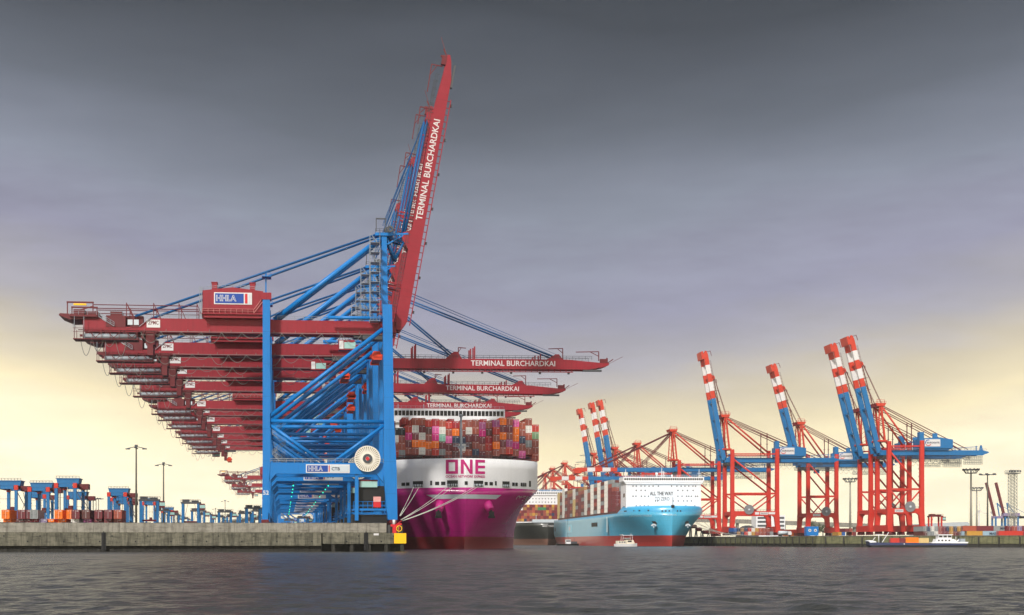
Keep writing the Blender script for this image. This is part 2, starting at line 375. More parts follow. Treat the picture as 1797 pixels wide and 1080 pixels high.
# mooring stand at the corner
ms = empty('mooring_stand', quay(33.6, -25.5), ROTQ, 'red steel mooring hook stand with white top at quay corner', 'mooring hook')
m = MB(); m.box(-.5, .5, -.5, .5, 4.8, 6.5); m.box(-1.0, 1.0, -.35, .35, 6.5, 7.1); m.box(.9, 1.9, -.3, .3, 6.9, 7.4); m.build('stand', MT['signred'], ms)
m = MB(); m.tube((-.1, 0, 7.1), (-.1, 0, 8.3), .38, 10); m.build('white_drum', MT['lwhite'], ms)
m = MB(); m.tube((.5, -.1, 7.1), (1.9, -.1, 8.0), .12, 6); m.tube((1.5, -.1, 6.9), (1.2, -.1, 5.2), .1, 6); m.build('hook', MT['signred'], ms)
m = MB(); m.ring((1.2, 0, 6.0), .62, .8, -.5, -.35, 16); m.tube((.95, -.4, 4.8), (.95, -.4, 6.8), .07, 6); m.build('hose', MT['yellow'], ms)

# right-hand land: sloping sheet, lower wall in front
RW = [(200, 905), (217, 690), (325, 620), (800, 560)]
def rland():
    m = MB()
    fr = [(150, 4000)] + [(193, 1300)] + RW
    bk = [(2500, 4000), (2500, 1300), (2500, 960), (2500, 900), (2500, 860), (2500, 850)]
    zf = [7.3, 7.3, 6.2, 5.4, 5.4, 5.4]
    vs = [(x, y, z) for (x, y), z in zip(fr, zf)] + [(x, y, 7.3) for x, y in bk]
    m.add(vs, [(i, i + 1, 7 + i, 6 + i) for i in range(5)]); return m
tag(rland().build('ground', MT['asphalt']), kind='structure')
def wall_run(root, pts, name, m_, z0, z1, off, seg, rnd):
    for a, b in zip(pts, pts[1:]):
        a = Vector((a[0], a[1], 0)); b = Vector((b[0], b[1], 0)); n = max(1, int((b - a).length / seg)); d = (b - a).normalized(); nv = Vector((d.y, -d.x, 0))
        if nv.y > 0 or nv.x > .5: nv = -nv
        for i in range(n):
            p = a.lerp(b, i / n) + d * .05; q = a.lerp(b, (i + 1) / n) - d * .05; o = nv * (off + rnd * (i % 2))
            mb = MB(); c = [p + o, q + o, q - nv * 1.5, p - nv * 1.5]
            mb.prism([(x.x, x.y) for x in c], z0, z1, 'z'); mb.build(name, m_, root)
rw = empty('quay_wall', (0, 0, 0), 0, 'green mossy stone quay wall along the right shore under the red cranes', 'quay wall')
wall_run(rw, [(193, 1300)] + RW, 'wall_panel', MT['moss'], 1.7, 5.3, .15, 26, .1)
wall_run(rw, [(193, 1300)] + RW, 'coping', MT['conc2'], 5.3, 5.75, .4, 90, 0)
wall_run(rw, [(193, 1300)] + RW, 'sheet_piling', MT['conc3'], -2, 1.7, -.3, 60, 0)
for a, b in zip(RW[:-1], RW[1:]):
    n = int((Vector(b) - Vector(a)).length / 9)
    for i in range(n):
        p = Vector(a).lerp(Vector(b), (i + .5) / n)
        m = MB(); m.tube((p.x - .3, p.y - 1.0, -2), (p.x - .3, p.y - 1.0, 5.0), .38, 6); m.build('fender_pile', MT['conc3'], rw)
m = MB(); p = at(1282, 951, 893); m.box(p.x - 1.6, p.x + 1.6, 872, 874, 1.8, 5.0); m.build('corner_guard', mat('faded_orange', rgb(214, 140, 40), .6, .2, 1), rw)

# ------------------------------------------------------------------ the blue and red quay cranes
GI, GO = 4.4, 8.3                                              # near and far boom girder lines
HINGE = Vector((37.4, 0, 56.5))
def boom_pt(s, t, ang, v):
    c, n = math.cos(ang), math.sin(ang); return Vector((HINGE.x + s * c - t * n, v, HINGE.z + s * n + t * c))
def fore_stays(ang):
    m = MB()
    for v in (4.4, 8.3):
        a = Vector((33.4, v, 83.2))
        if ang < .3:
            for s, t in ((60, 2.6), (25, 2.8)): m.tube(a, boom_pt(s, t, ang, v), .3, 6)
        else:
            for k in (0, 1):
                b = boom_pt(60 - k, 2.6 + .9 * k, ang, v); f = boom_pt(19, 4.3 + .5 * k, ang, v)
                m.tube(b, boom_pt(24, 3.2 + .8 * k, ang, v), .34, 6); m.tube(boom_pt(24, 3.2 + .8 * k, ang, v), a + Vector((0, .5 * k, -.6)), .3, 6)
                m.tube(boom_pt(25, 2.8, ang, v), f, .3, 6); m.tube(f, a + Vector((.4, 0, -1)), .28, 6)
        for j in range(3):
            m.path([a + Vector((-.5 + j * .3, 0, 3)), boom_pt(61.5, 3.2, ang, v)], .05, 4)
    return m
ANG_UP = R(79.6)
def quay_crane():
    root = empty('gantry_crane')
    B, RD = MT['blue'], MT['red']
    lp = [(-1.3, 1.7), (.4, 1.7), (.75, 13), (.95, 16), (.95, 63), (-1.1, 63), (-1.1, 16)]
    wp = [(33.9, 1.7), (36.5, 1.7), (36.25, 16), (35.5, 30), (34.95, 62), (32.35, 62), (32.7, 30), (32.6, 14.6), (33.4, 5)]
    for v in (0, 18):
        m = MB(); m.prism(lp, v - .95, v + .95); m.build('landside_leg', B, root)
        m = MB(); m.prism(wp, v - 1.2, v + 1.2); m.build('waterside_leg', B, root)
        pb = MB(); pb.prism([(.96, 17.6), (.96, 12.6), (2.6, 14.5), (30.6, 14.5), (32.55, 12.2), (32.72, 17.6)], v - .8, v + .8); pb.build('portal_beam', B, root)
        m = MB(); m.tube((.9, v, 29.2), (32.7, v, 29.2), .56, 10); m.build('tie_tube', B, root)
        m = MB(); m.tube((.7, v, 30.3), (32.4, v, 55.2), .62, 10); m.build('diagonal_brace', B, root)
        m = MB(); m.tube((.8, v, 28.2), (15.9, v, 17.6), .5, 10); m.build('diagonal_brace', B, root)
        m = MB(); m.tube((32.8, v, 28.2), (18.3, v, 17.6), .5, 10); m.build('diagonal_brace', B, root)
        m = MB(); m.tube((17, v, 58.3), (32.4, v, 58.3), .48, 10); m.build('tie_tube', B, root)
        for u in (-.45, 35.2):
            m = MB(); m.box(u - 1.0, u + 1.0, v - 2.6, v + 2.6, .75, 1.7)
            for k in (-2, -.7, .7, 2): m.tube((u - .7, v + k, .45), (u + .7, v + k, .45), .44, 10)
            m.build('bogie', MT['red2'], root)
    for u, nm in ((-.1, 'sill_beam'), (34.4, 'sill_beam')):
        m = MB(); m.box(u - .7, u + .7, .95, 17.05, 15.0, 17.2); m.build('cross_beam', B, root)
        m = MB(); m.box(u - .7, u + .7, .95, 17.05, 2.2, 3.6); m.build(nm, B, root)
        m = MB(); m.box(u - .7, u + .7, .95, 17.05, 60.2, 62); m.build('top_cross_beam', B, root)
    m = MB()
    for v in (-.9, .9): m.rail((1, v, 17.6), (32.6, v, 17.6), 1.1, 2.2, .06)
    m.build('portal_rail', MT['steel'], root)
    m = MB(); m.rail((3, 3.5, 58), (32, 3.5, 58)); m.build('girder_rail', MT['steel'], root)
    # stairs beside the landside leg and beside the mast
    m = MB()
    for k in range(4):
        a, b = ((1.4, 5.2) if k % 2 else (5.2, 1.4)); z = 17.6 + 2.9 * k
        m.beam((a, 8, z), (b, 8, z + 2.9), .9, .12); m.rail((a, 7.5, z), (b, 7.5, z + 2.9), 1.0, 1.4)
    m.build('stairway', MT['steel'], root)
    m = MB()
    for k in range(9):
        z = 57.5 + 2.75 * k
        m.box(28.9, 31.6, -.4, 3.4, z, z + .09)
        for x in (28.9, 31.6): m.tube((x, -.4, z), (x, -.4, z + 2.75), .07, 4)
        m.rail((28.9, -.4, z), (31.6, -.4, z), 1.0, .7, .05)
        a, b = ((29.2, 31.2) if k % 2 else (31.2, 29.2)); m.beam((a, 1.4, z), (b, 1.4, z + 2.75), .7, .1)
        m.tube((28.9, 3.4, z), (28.9, 3.4, z + 2.75), .06, 4)
    m.build('stair_tower', MT['steel'], root)
    # main girder, both lines, with lower tail and equipment deck
    m = MB()
    pr = [(-50.9, 54.2), (36.6, 54.8), (36.6, 58.0), (-32.3, 58.0), (-35.6, 55.5), (-42.5, 55.5), (-46.5, 58.0), (-50.9, 58.0)]
    for v in (GI, GO): m.prism(pr, v - .75, v + .75)
    for u in (-50, -34, -18, 0, 12, 24): m.box(u - .5, u + .5, GI + .75, GO - .75, 55.2, 56.8)
    m.box(-50, 36.4, GI - .95, GI + .9, 54.1, 54.55); m.box(-50, 36.4, GO - .95, GO + .9, 54.1, 54.55)
    gi = m.build('main_girder', RD, root)
    m = MB(); m.m = 0; m.box(-33.4, -29.7, GI - .82, GI - .76, 55.4, 57.6); sg = m.build('maker_plate', MT['lwhite'], gi)
    lettering('ZPMC', 2.9, 1.1, MT['red2'], gi, (-31.55, GI - .84, 56.75), .02)
    m = MB()                                                     # tail equipment
    m.box(-54.5, -47, 2.5, 14, 58.0, 58.5); m.box(-53.5, -50.5, 3.6, 8, 58.5, 60.2); m.box(-50, -46.8, 3.4, 12, 58.5, 59.6)
    m.box(-44.6, -39.2, 3.5, 7, 55.4, 58.6); m.box(-43.4, -40.2, 3.8, 7, 58.6, 59.8); m.box(-39.4, -34.5, 5.2, 7.4, 55.4, 58.8); m.box(-37.6, -35.6, 3.5, 5, 55.4, 56.2)
    m.prism([(-57.5, 58.5), (-54.5, 57.3), (-46.6, 57.6), (-46.6, 58.4), (-54, 58.9), (-57.2, 59.0)], 3.4, 13)
    m.beam((-36.8, 4, 58), (-38.9, 4, 61.9), .3); m.build('tail_machinery', MT['red2'], root)
    for u in (-38.6, -36.9): m = MB(); m.box(u, u + 1.35, 3.3, 3.6, 56.0, 57.5); m.build('control_cabinet', MT['signgrey'], root)
    m = MB()
    for w_ in (60.6, 61.6): m.tube((-48, 4, w_), (-19.2, 4, w_), .13, 5); m.tube((-48, 12.6, w_), (-19.2, 12.6, w_), .13, 5)
    for u in (-39, -31.5, -24.5, -19.5):
        for v in (4, 12.6): m.beam((u, v, 58), (u, v, 62.3), .22); m.beam((u, v, 62.2), (u + 1.8, v, 58.0), .2)
    for u in (-55.2, -48.2):
        for v in (4, 12): m.beam((u, v, 58.5), (u, v, 62.2), .28)
    for v in (4, 12): m.beam((-55.4, v, 62.2), (-48, v, 62.2), .5, .4); m.beam((-52, v, 60), (-48, v, 61.2), .3)
    m.build('catenary_frame', MT['red2'], root)
    m = MB(); m.beam((-53.5, 4, 61.6), (-50, 4, 61.6), .5, .5); m.build('tail_hoist', MT['yellow'], root)
    m = MB()
    for u in (-49.5, -44.5, -39.5, -34.5): m.box(u - .35, u + .35, 3.0, 9.4, 52.2, 54.2); m.beam((u, 2.4, 54.3), (u + 2.2, 2.4, 52.2), .18); m.beam((u + 4.4, 2.4, 54.3), (u + 2.2, 2.4, 52.2), .18)
    m.beam((-52, 5.5, 53.2), (-30, 5.5, 53.2), .5, .6); m.beam((-52, 2.4, 54.3), (-30, 2.4, 54.3), .2); m.box(-33.6, -31.2, 3.4, 8.6, 50.6, 54.2); m.box(-33.2, -31.6, 3.2, 8.8, 47.6, 50.6)
    m.build('service_frame', MT['red2'], root)
    m = MB()                                                     # cable store under the tail
    m.box(-53.3, -35.8, 1.6, 6.5, 51.6, 51.85)
    for k in range(8):
        u = -53 + 2.45 * k; m.beam((u, 1.8, 51.8), (u, 1.8, 54.8), .14); m.beam((u, 6.3, 51.8), (u, 6.3, 54.8), .14)
    m.beam((-53.3, 1.7, 53.7), (-35.8, 1.7, 53.7), .1); m.beam((-53.3, 1.7, 54.7), (-35.8, 1.7, 54.7), .1)
    m.build('cable_gallery', MT['red2'], root)
    m = MB(); m.tube((-50.8, 3, 52.7), (-36.2, 3, 52.7), .7, 10); m.build('cable_drum', MT['steel'], root)
    m = MB(); m.rail((-53.3, 1.6, 54.8), (-53.3, 6.3, 54.8))
    for u in (-53, -50.4): m.tube((u, 2, 51.8), (u, 2, 58), .09, 4)
    m.build('tail_ladder', MT['steel'], root)
    m = MB(); m.rail((-54.4, 2.6, 58.5), (-47, 2.6, 58.5)); m.build('tail_handrail', MT['steel'], root)
    m = MB(); m.rail((-43.4, 3.3, 58.6), (-40, 3.3, 58.6)); m.build('machine_rail', MT['steel'], root)
    m = MB(); m.rail((-32, 3.4, 58), (-19.4, 3.4, 58)); m.build('girder_rail', MT['steel'], root)
    m = MB()
    m.beam((-46.5, 3.3, 58.2), (-42.3, 3.3, 55.6), .5, .14); m.rail((-46.5, 3.1, 58.2), (-42.3, 3.1, 55.6), 1.1, 1.2, .06)
    m.build('tail_stair', MT['steel'], root)
    m = MB(); m.beam((-35.4, 3.3, 55.6), (-32.4, 3.3, 58.0), .3, .12)
    m.build('tail_stair', MT['steel'], root)
    m = MB()                                                     # festoon loops
    for j, (a, b, wd, sag) in enumerate(((-51.5, -38, 3.2, 5.0), (-35, 31, 5.6, 3.1))):
        n = int((b - a) / wd)
        for k in range(n):
            pts = [Vector((a + (k + i / 10) * wd, 2.7, 54.1 - (1.9 if j == 0 else 0) - sag * (1 - (2 * i / 10 - 1) ** 2) * (1 - .25 * (k % 3)))) for i in range(11)]
            m.path(pts, .085, 4)
    m.beam((-35, 2.7, 54.2), (33, 2.7, 54.2), .14); m.beam((-35, 2.7, 53.2), (-14, 2.7, 53.2), .1)
    for u in range(-34, 33, 6): m.beam((u, 2.7, 54.2), (u, 3.6, 55), .1)
    m.build('festoon_cable', MT['cable'], root)
    # machinery house
    m = MB(); m.prism([(-17.8, 59.7), (-1.0, 59.7), (-1.0, 65.5), (-9.4, 66.5), (-17.8, 65.5)], .9, 17); m.prism([(-17.4, 58.0), (-1.3, 58.0), (-.9, 59.7), (-18.0, 59.7)], 1.1, 17)
    m.box(-18.0, -1, .5, 17.4, 58.9, 59.2)
    mh = m.build('machinery_house', RD, root)
    m = MB(); m.box(-15.6, -2.2, 5.4, 15.4, 54.9, 58.0); m.build('house_underframe', MT['red2'], root)
    for u in (-14.6, -4.0):
        m = MB(); m.box(u - .75, u + .75, 3, 6, 65.8, 68.1); m.box(u - .9, u + .9, 2.85, 6.15, 68.1, 68.3); m.build('vent', RD, mh)
    m = MB(); m.box(-14.6, -4.1, .78, .9, 61.7, 65.0); m.m = 1; m.box(-14.3, -6.4, .70, .79, 62.0, 64.7); m.m = 2; m.box(-6.05, -5.35, .70, .79, 62.0, 64.7); m.m = 3; m.box(-5.05, -4.6, .70, .79, 62.0, 64.7)
    m.build('sign_panel', [MT['lwhite'], MT['signblue'], MT['signred'], MT['signgrey']], mh)
    lettering('HHLA', 5.6, 1.75, MT['lwhite'], mh, (-11.2, .66, 63.4), .045); lettering('HHLA', 5.3, 1.5, MT['signblue'], mh, (-11.2, .62, 63.4), -.012)
    m = MB(); m.rail((-17.8, .5, 59.2), (-3.6, .5, 59.2), 1.2, 1.5, .07); m.beam((-3.5, .5, 59.4), (-1.2, .5, 62.5), .16); m.beam((-3.5, .5, 60.4), (-1.2, .5, 63.5), .14)
    m.build('house_walkway', mat('pale_red_rail', rgb(186, 120, 116), .6, .1, 1), mh)
    m = MB(); m.rail((-17.6, 1.2, 65.6), (-9.4, 1.2, 66.5), .9, 1.8); m.rail((-9.4, 1.2, 66.5), (-1.2, 1.2, 65.6), .9, 1.8); m.tube((-18.5, .6, 58), (-18.5, .6, 66.5), .1, 4); m.tube((-18.0, .6, 58), (-18.0, .6, 66.5), .1, 4)
    for k in range(12): m.tube((-18.5, .6, 58.4 + k * .7), (-18.0, .6, 58.4 + k * .7), .05, 4)
    m.build('roof_rail', MT['steel'], mh)
    m = MB(); m.box(-1.5, 1.3, -1.1, 2, 62.9, 64.8); m.build('leg_cap', RD, root)
    # A-frame
    for v in (4.4, 8.3):
        m = MB(); m.beam((33.5, v, 61.5), (33.1, v, 82.5), 1.45, 1.5, (0, 1, 0)); m.build('mast', B, root)
        m = MB(); m.tube((2.2, v, 58.2), (32.5, v, 82.0), .76, 12); m.build('back_leg', B, root)
        m = MB(); m.tube((-36.6 + (v - 4.4), v, 58.6), (32.2, v, 83.2), .36, 6); m.build('back_stay', MT['blue2'], root)
    m = MB(); m.box(30.5, 35.6, 3.2, 9.6, 82.3, 83.1); m.box(32.3, 34, 5.2, 7.5, 80.4, 82.3); m.beam((34.5, 4, 82.7), (40, 4, 83.1), .5, .5); m.beam((34, 4, 80), (38.5, 4, 82.6), .4)
    m.build('apex_platform', B, root)
    m = MB(); m.box(32.4, 34.9, 1.25, 16.75, 58.9, 60.1); m.build('mast_base', B, root)
    m = MB(); m.rail((30.6, 3.2, 83.1), (35.5, 3.2, 83.1), 1.1, 1); 
    for x in (30.7, 33.3): m.beam((x, 1.5, 83), (x, 1.5, 86.6), .22)
    m.beam((30.6, 1.5, 86.6), (33.4, 1.5, 86.6), .35); m.ring((34.6, 1.5, 83.7), .4, .95, 1, 1.8, 12); m.ring((33.9, 4, 84.0), .3, .8, 3.6, 4.4, 12)
    m.build('apex_frame', MT['dsteel'], root)
    m = MB()
    m.beam((-.3, 6.3, 64.5), (-.3, 6.3, 71.6), .4); m.box(-1.4, 1.2, 4, 8.6, 70.3, 70.5); m.rail((-1.4, 4, 70.4), (1.2, 4, 70.4), 1, .9)
    m.build('stay_post', B, root)
    m = MB(); m.path([Vector((2, 6, 60)), Vector((14, 6, 66.4)), Vector((31.5, 6, 82))], .06, 4); m.build('hoist_rope', MT['dsteel'], root)
    # boom
    m = MB()
    bp = [(0, -1.0), (1.8, -1.9), (72, -1.9), (77.4, -.9), (79, -.3), (79, .4), (75.6, .5), (64, 1.5), (0, 1.5)]
    for v in (GI, GO): m.prism(bp, v - .75, v + .75)
    for s in (3, 15, 28, 41, 54, 66, 76): m.box(s - .4, s + .4, GI + .75, GO - .75, -1, .4)
    for v in (GI, GO):
        for s, h in ((60.3, 3.3), (25.3, 3.9)): m.prism([(s - 3, 1.5), (s - .9, h - .6), (s, h), (s + 1.3, h), (s + 2.6, 1.5)], v - .55, v + .55)
        for s, h in ((11, 5.6), (12.1, 6.5), (31, 5.0), (32.4, 5.8), (53.3, 2.9), (55.2, 3.4)): m.box(s - .22, s + .22, v - .2, v + .2, 1.5, h)
        m.tube((0, v - .95, 0), (0, v + .95, 0), 1.0, 12)
    for s in range(2, 67, 2): m.box(s - .1, s + .1, GI - .6, GI - .4, -2.7, -1.9)
    m.box(1, 66.5, GI - .75, GI - .3, -2.95, -2.7)
    bo = m.build('boom', RD, root, HINGE)
    lettering('TERMINAL BURCHARDKAI', 29.2, 1.85, MT['boomtext'], bo, (45.6, GI - .79, .05), .014)
    m = MB(); m.rail((2, GI - .6, 1.5), (73, GI - .6, 1.5), 1.2, 2.2, .06); m.rail((2, GO + .6, 1.5), (73, GO + .6, 1.5), 1.2, 2.2, .06); m.build('walkway_rail', MT['dsteel'], bo)
    for s, h, a in ((63, 5.4, -5), (75.6, 4.4, -8), (26.8, 5.4, 2.6)):
        m = MB(); m.beam((s, GI, 1.2), (s, GI, h), .28); m.beam((s, GI, h), (s + a, GI, h - .2), .26); m.beam((s, GI, h - 1.6), (s + a * .4, GI, h), .2); m.build('davit', MT['red2'], bo)
    m = MB(); m.beam((78, GI, 0), (80.6, GI, 1.8), .3); m.beam((77.5, GI, .5), (78.6, GI, 2.2), .5); m.beam((79, 6.3, .2), (84.5, 6.3, 3.0), .12); m.box(76, 78.6, GI - .8, GI + .4, .4, 1.8); m.build('tip_gear', MT['red2'], bo)
    fl = MB().box(-.35, .35, -.4, .3, -.55, .02).mesh('floodlight', MT['dsteel'])
    for s in range(5, 66, 10): link('floodlight', fl, bo, (s, GI, -2.95))
    m = MB(); m.box(70, 76.5, GI - .6, GI + .6, -2.5, -1.9); m.build('tip_platform', MT['dsteel'], bo)
    bo.rotation_euler = (0, -ANG_UP, 0)
    # trolley
    t = MB(); t.box(-4, 4, 3, 10, -1.4, -.5); t.box(-6.5, -4, 4, 8, -1.2, -.5); t.beam((-4, 3, -1.6), (4, 3, -1.6), .5); tr = t.build('trolley', MT['dsteel'], root, (31.0, 0, 54.6))
    t = MB(); t.box(-10.8, -6.2, 4.2, 7.2, -4.7, -1.9); t.m = 1; t.box(-9.2, -6.0, 4.1, 7.3, -4.3, -2.5); t.m = 2; t.box(-10.6, -9.4, 4.1, 4.15, -4.4, -2.1); t.build('operator_cab', [MT['red'], MT['cabglass'], MT['lwhite']], tr)
    for x in (-2, 2): t = MB(); t.tube((x, 5, -2.2), (x * .6, 5, -5), .07, 4); t.build('hoist_rope', MT['dsteel'], tr)
    t = MB(); t.box(-1.7, 1.7, 3.6, 8.2, -6.6, -6.0); t.prism([(-1.5, -6.0), (1.5, -6.0), (.8, -4.9), (-.8, -4.9)], 4.4, 7.4)
    for x in (-1.5, 1.1): t.box(x, x + .4, 3.2, 3.7, -7.2, -6.0)
    t.box(-1.2, 1.2, .4, 12.4, -7.5, -7.0)
    for y in (.4, 12): t.box(-1.3, 1.3, y, y + .4, -7.9, -7.0)
    t.build('spreader', MT['orange_red'], tr)
    # sign, reel, lashing platform, lamps
    m = MB(); m.box(10.9, 23.1, -.95, -.82, 14.75, 17.15); m.m = 1; m.box(11.2, 17.0, -1.02, -.94, 15.05, 16.85); m.m = 2; m.box(17.25, 17.5, -1.02, -.94, 15.05, 16.85); m.m = 3; m.box(17.7, 22.8, -1.02, -.94, 15.05, 16.85)
    sb = m.build('sign_board', [MT['lwhite'], MT['signblue'], MT['signred'], MT['signgrey']], root)
    lettering('HHLA', 4.0, 1.35, MT['lwhite'], sb, (13.6, -1.06, 15.95), .04); lettering('HHLA', 3.8, 1.15, MT['signblue'], sb, (13.6, -1.09, 15.95), -.02); lettering('CTB', 2.3, .9, MT['signnavy'], sb, (19.2, -1.06, 15.9), .02)
    m = MB(); m.tube((0, -.55, 0), (0, .35, 0), 1.5, 20); m.ring((0, 0, 0), 3.38, 3.62, -.4, .4, 36)
    for k in range(36):
        a = R(k * 10); m.beam((1.4 * math.cos(a), -.2, 1.4 * math.sin(a)), (3.5 * math.cos(a), -.2, 3.5 * math.sin(a)), .30, .3, (0, 1, 0))
    rl = m.build('cable_reel', MT['reel'], root, (28.0, -1.9, 18.7))
    m = MB(); m.ring((0, 0, 0), 1.3, 3.45, .02, .14, 36); m.build('reel_backing', MT['reelback'], rl)
    m = MB(); m.ring((0, 0, 0), .6, 1.35, -.66, -.54, 24); m.build('reel_ring', MT['dsteel'], rl)
    m = MB(); m.tube((0, -.9, 0), (0, -.5, 0), .5, 12); m.build('reel_hub', MT['signred'], rl)
    m = MB(); m.tube((28, -1.5, 18.7), (28, .0, 18.7), .35, 8); m.build('reel_bracket', B, root)
    m = MB(); m.box(24.2, 33.6, .4, 9, 4.3, 4.9); m.box(24.6, 25.6, -.2, .8, 1.5, 14.5)
    m.rail((24.2, .3, 4.9), (33.6, .3, 4.9), 1.9, 1.3, .08); m.beam((24.2, .3, 5.6), (33.6, .3, 5.6), .15)
    for x in (26.6, 30, 33): m.beam((x, .5, 3.2), (x, .5, 4.3), .2)
    m.beam((24.2, .5, 3.3), (33.6, .5, 3.3), .2); m.build('lashing_platform', B, root)
    m = MB(); m.box(25.9, 33.2, 2.0, 8, 4.9, 11.3); m.box(24, 33.8, 1.2, 10, .5, 3.2); m.build('equipment_housing', MT['black'], root)
    m = MB(); m.box(26, 31, 1.2, 2.0, 10.9, 12.6); m.m = 1; m.box(25.9, 31.1, 1.1, 2.1, 12.6, 13.0); m.build('checker_cabin', [MT['cabglass'], MT['red2']], root)
    m = MB(); m.box(29.8, 31.9, .05, .2, 5.2, 6.7); m.m = 1; m.box(29.8, 31.9, .05, .2, 6.75, 8.2); m.build('safety_panel', [MT['signred'], mat('pale_red_panel', rgb(214, 150, 146), .5, .2, 1.5)], root)
    for u in (7.7, 18.6):
        m = MB(); m.tube((u, -.3, 13.3), (u, -.3, 14.5), .1, 4); m.m = 1; m.tube((u, -.3, 12.9), (u, -.3, 13.3), .17, 8); m.build('signal_lamp', [MT['dsteel'], MT['green_lamp']], root)
    st = fore_stays(ANG_UP).mesh('fore_stay', MT['blue2'])
    link('fore_stay', st, root)
    return root, st, fore_stays(0).mesh('fore_stay', MT['blue2'])
proto, ST_UP, ST_DN = quay_crane()
D0 = 371.8
ORD = 'first second third fourth fifth sixth seventh eighth ninth tenth eleventh twelfth thirteenth fourteenth fifteenth sixteenth seventeenth eighteenth nineteenth twentieth'.split() + ['twenty-first', 'twenty-second', 'twenty-third']
cranes = [(1.0, 1, 31.0), (1.12, 1, 24), (1.2, 0, 33), (1.275, 1, 29), (1.39, 0, 31), (1.58, 0, 27), (1.66, 0, 30), (1.78, 0, 24), (1.93, 1, 28), (2.05, 0, 10), (2.17, 1, 30), (2.28, 0, -30),
          (3.35, 1, 20), (3.8, 0, 25), (4.25, 0, -20)]
for i, (r, up, tu) in enumerate(cranes):
    o = proto if i == 0 else copy_tree(proto)
    o.location = quay(0, D0 * (r - 1), QZ); o.rotation_euler = (0, 0, ROTQ)
    if up == 0:
        part(o, 'boom')[0].rotation_euler = (0, R((.0, .3, -.2)[i % 3]), 0); part(o, 'fore_stay')[0].data = ST_DN
    part(o, 'trolley')[0].location.x = tu
    if i == 0: lab = 'nearest blue gantry crane, its red boom raised high beside the magenta ship'
    elif i < 12: lab = 'blue quay crane with red boom %s, %s in the big row from the water' % ('raised' if up else 'lowered', ORD[i])
    else: lab = 'small distant blue quay crane left of the big row, %s of three' % ORD[i - 12]
    tag(o, lab, 'gantry crane', 'blue quay cranes with red booms')
for lamp in part(proto, 'signal_lamp'):
    KIDS[proto].remove(lamp); bpy.data.objects.remove(lamp)
o = lettering('52', 1.6, 1.2, MT['lwhite'], proto, (-.2, -1.0, 9.2), .02)

# ------------------------------------------------------------------ shipping containers
def cont_mat(name, c):
    return mat(name, c, .55, .14, .5, streak=.3, dirt=tuple(x * .45 for x in c[:3]))
CC = {'rust brown': (168, 82, 62), 'brown': (152, 78, 66), 'maroon': (118, 46, 52), 'dark brown': (98, 52, 48), 'red': (192, 54, 42), 'crimson': (164, 18, 38), 'orange': (255, 122, 18), 'magenta': (206, 20, 124),
      'pink': (224, 96, 164), 'purple pink': (170, 82, 136), 'white': (222, 218, 210), 'cream': (206, 178, 120), 'black': (30, 30, 34), 'navy': (46, 60, 88), 'mint green': (136, 194, 172), 'grey': (140, 144, 144),
      'green': (60, 130, 84), 'yellow': (190, 142, 60), 'pale green': (122, 156, 116), 'blue': (40, 92, 160), 'lilac': (136, 120, 152), 'pale blue': (150, 176, 190), 'ochre': (160, 118, 72)}
CMESH = {}; BOXES = []
for _c, _v in CC.items():
    MT['c ' + _c] = cont_mat('container_' + _c.replace(' ', '_'), rgb(*_v))
def container_mesh(color, L_, h):
    k = (color, L_, h)
    if k in CMESH: return CMESH[k]
    m = MB(); W = 1.22
    m.box(-W + .06, W - .06, .07, L_ - .05, .12, h - .08)
    for x in (-W, W - .16):
        for y in (0, L_ - .16): m.box(x, x + .16, y, y + .16, 0, h)
    for y in (0, L_ - .14): m.box(-W + .16, W - .16, y, y + .14, 0, .16); m.box(-W + .16, W - .16, y, y + .14, h - .13, h)
    for x in (-W, W - .1): m.box(x, x + .1, .16, L_ - .16, 0, .14); m.box(x, x + .1, .16, L_ - .16, h - .1, h)
    n = int(L_ / .56)
    for k2 in range(n):                                         # corrugated long sides
        y = .3 + k2 * (L_ - .6) / n
        for x in (-W + .01, W - .07): m.box(x, x + .06, y, y + .26, .14, h - .1)
    m.m = 1
    for x in (-.75, -.3, .3, .75): m.tube((x, .02, .2), (x, .02, h - .2), .035, 4); m.box(x - .12, x + .12, 0, .06, h * .42, h * .46)
    m.m = 2
    if color not in ('white', 'cream', 'grey', 'pale blue'): m.box(.25, .95, .045, .062, h - .52, h - .3); m.box(-.9, -.45, .045, .062, h - .4, h - .28)
    m.box(-.03, .03, .03, .065, .16, h - .13)
    CMESH[k] = m.mesh('container', [MT['c ' + color], MT['dsteel'], MT['lwhite'] if color not in ('black',) else MT['signgrey']])
    return CMESH[k]
def container(color, loc, rz, label, group, L_=12.19, h=2.59):
    BOXES.append((color, Vector(loc), rz, label, group, L_, h))

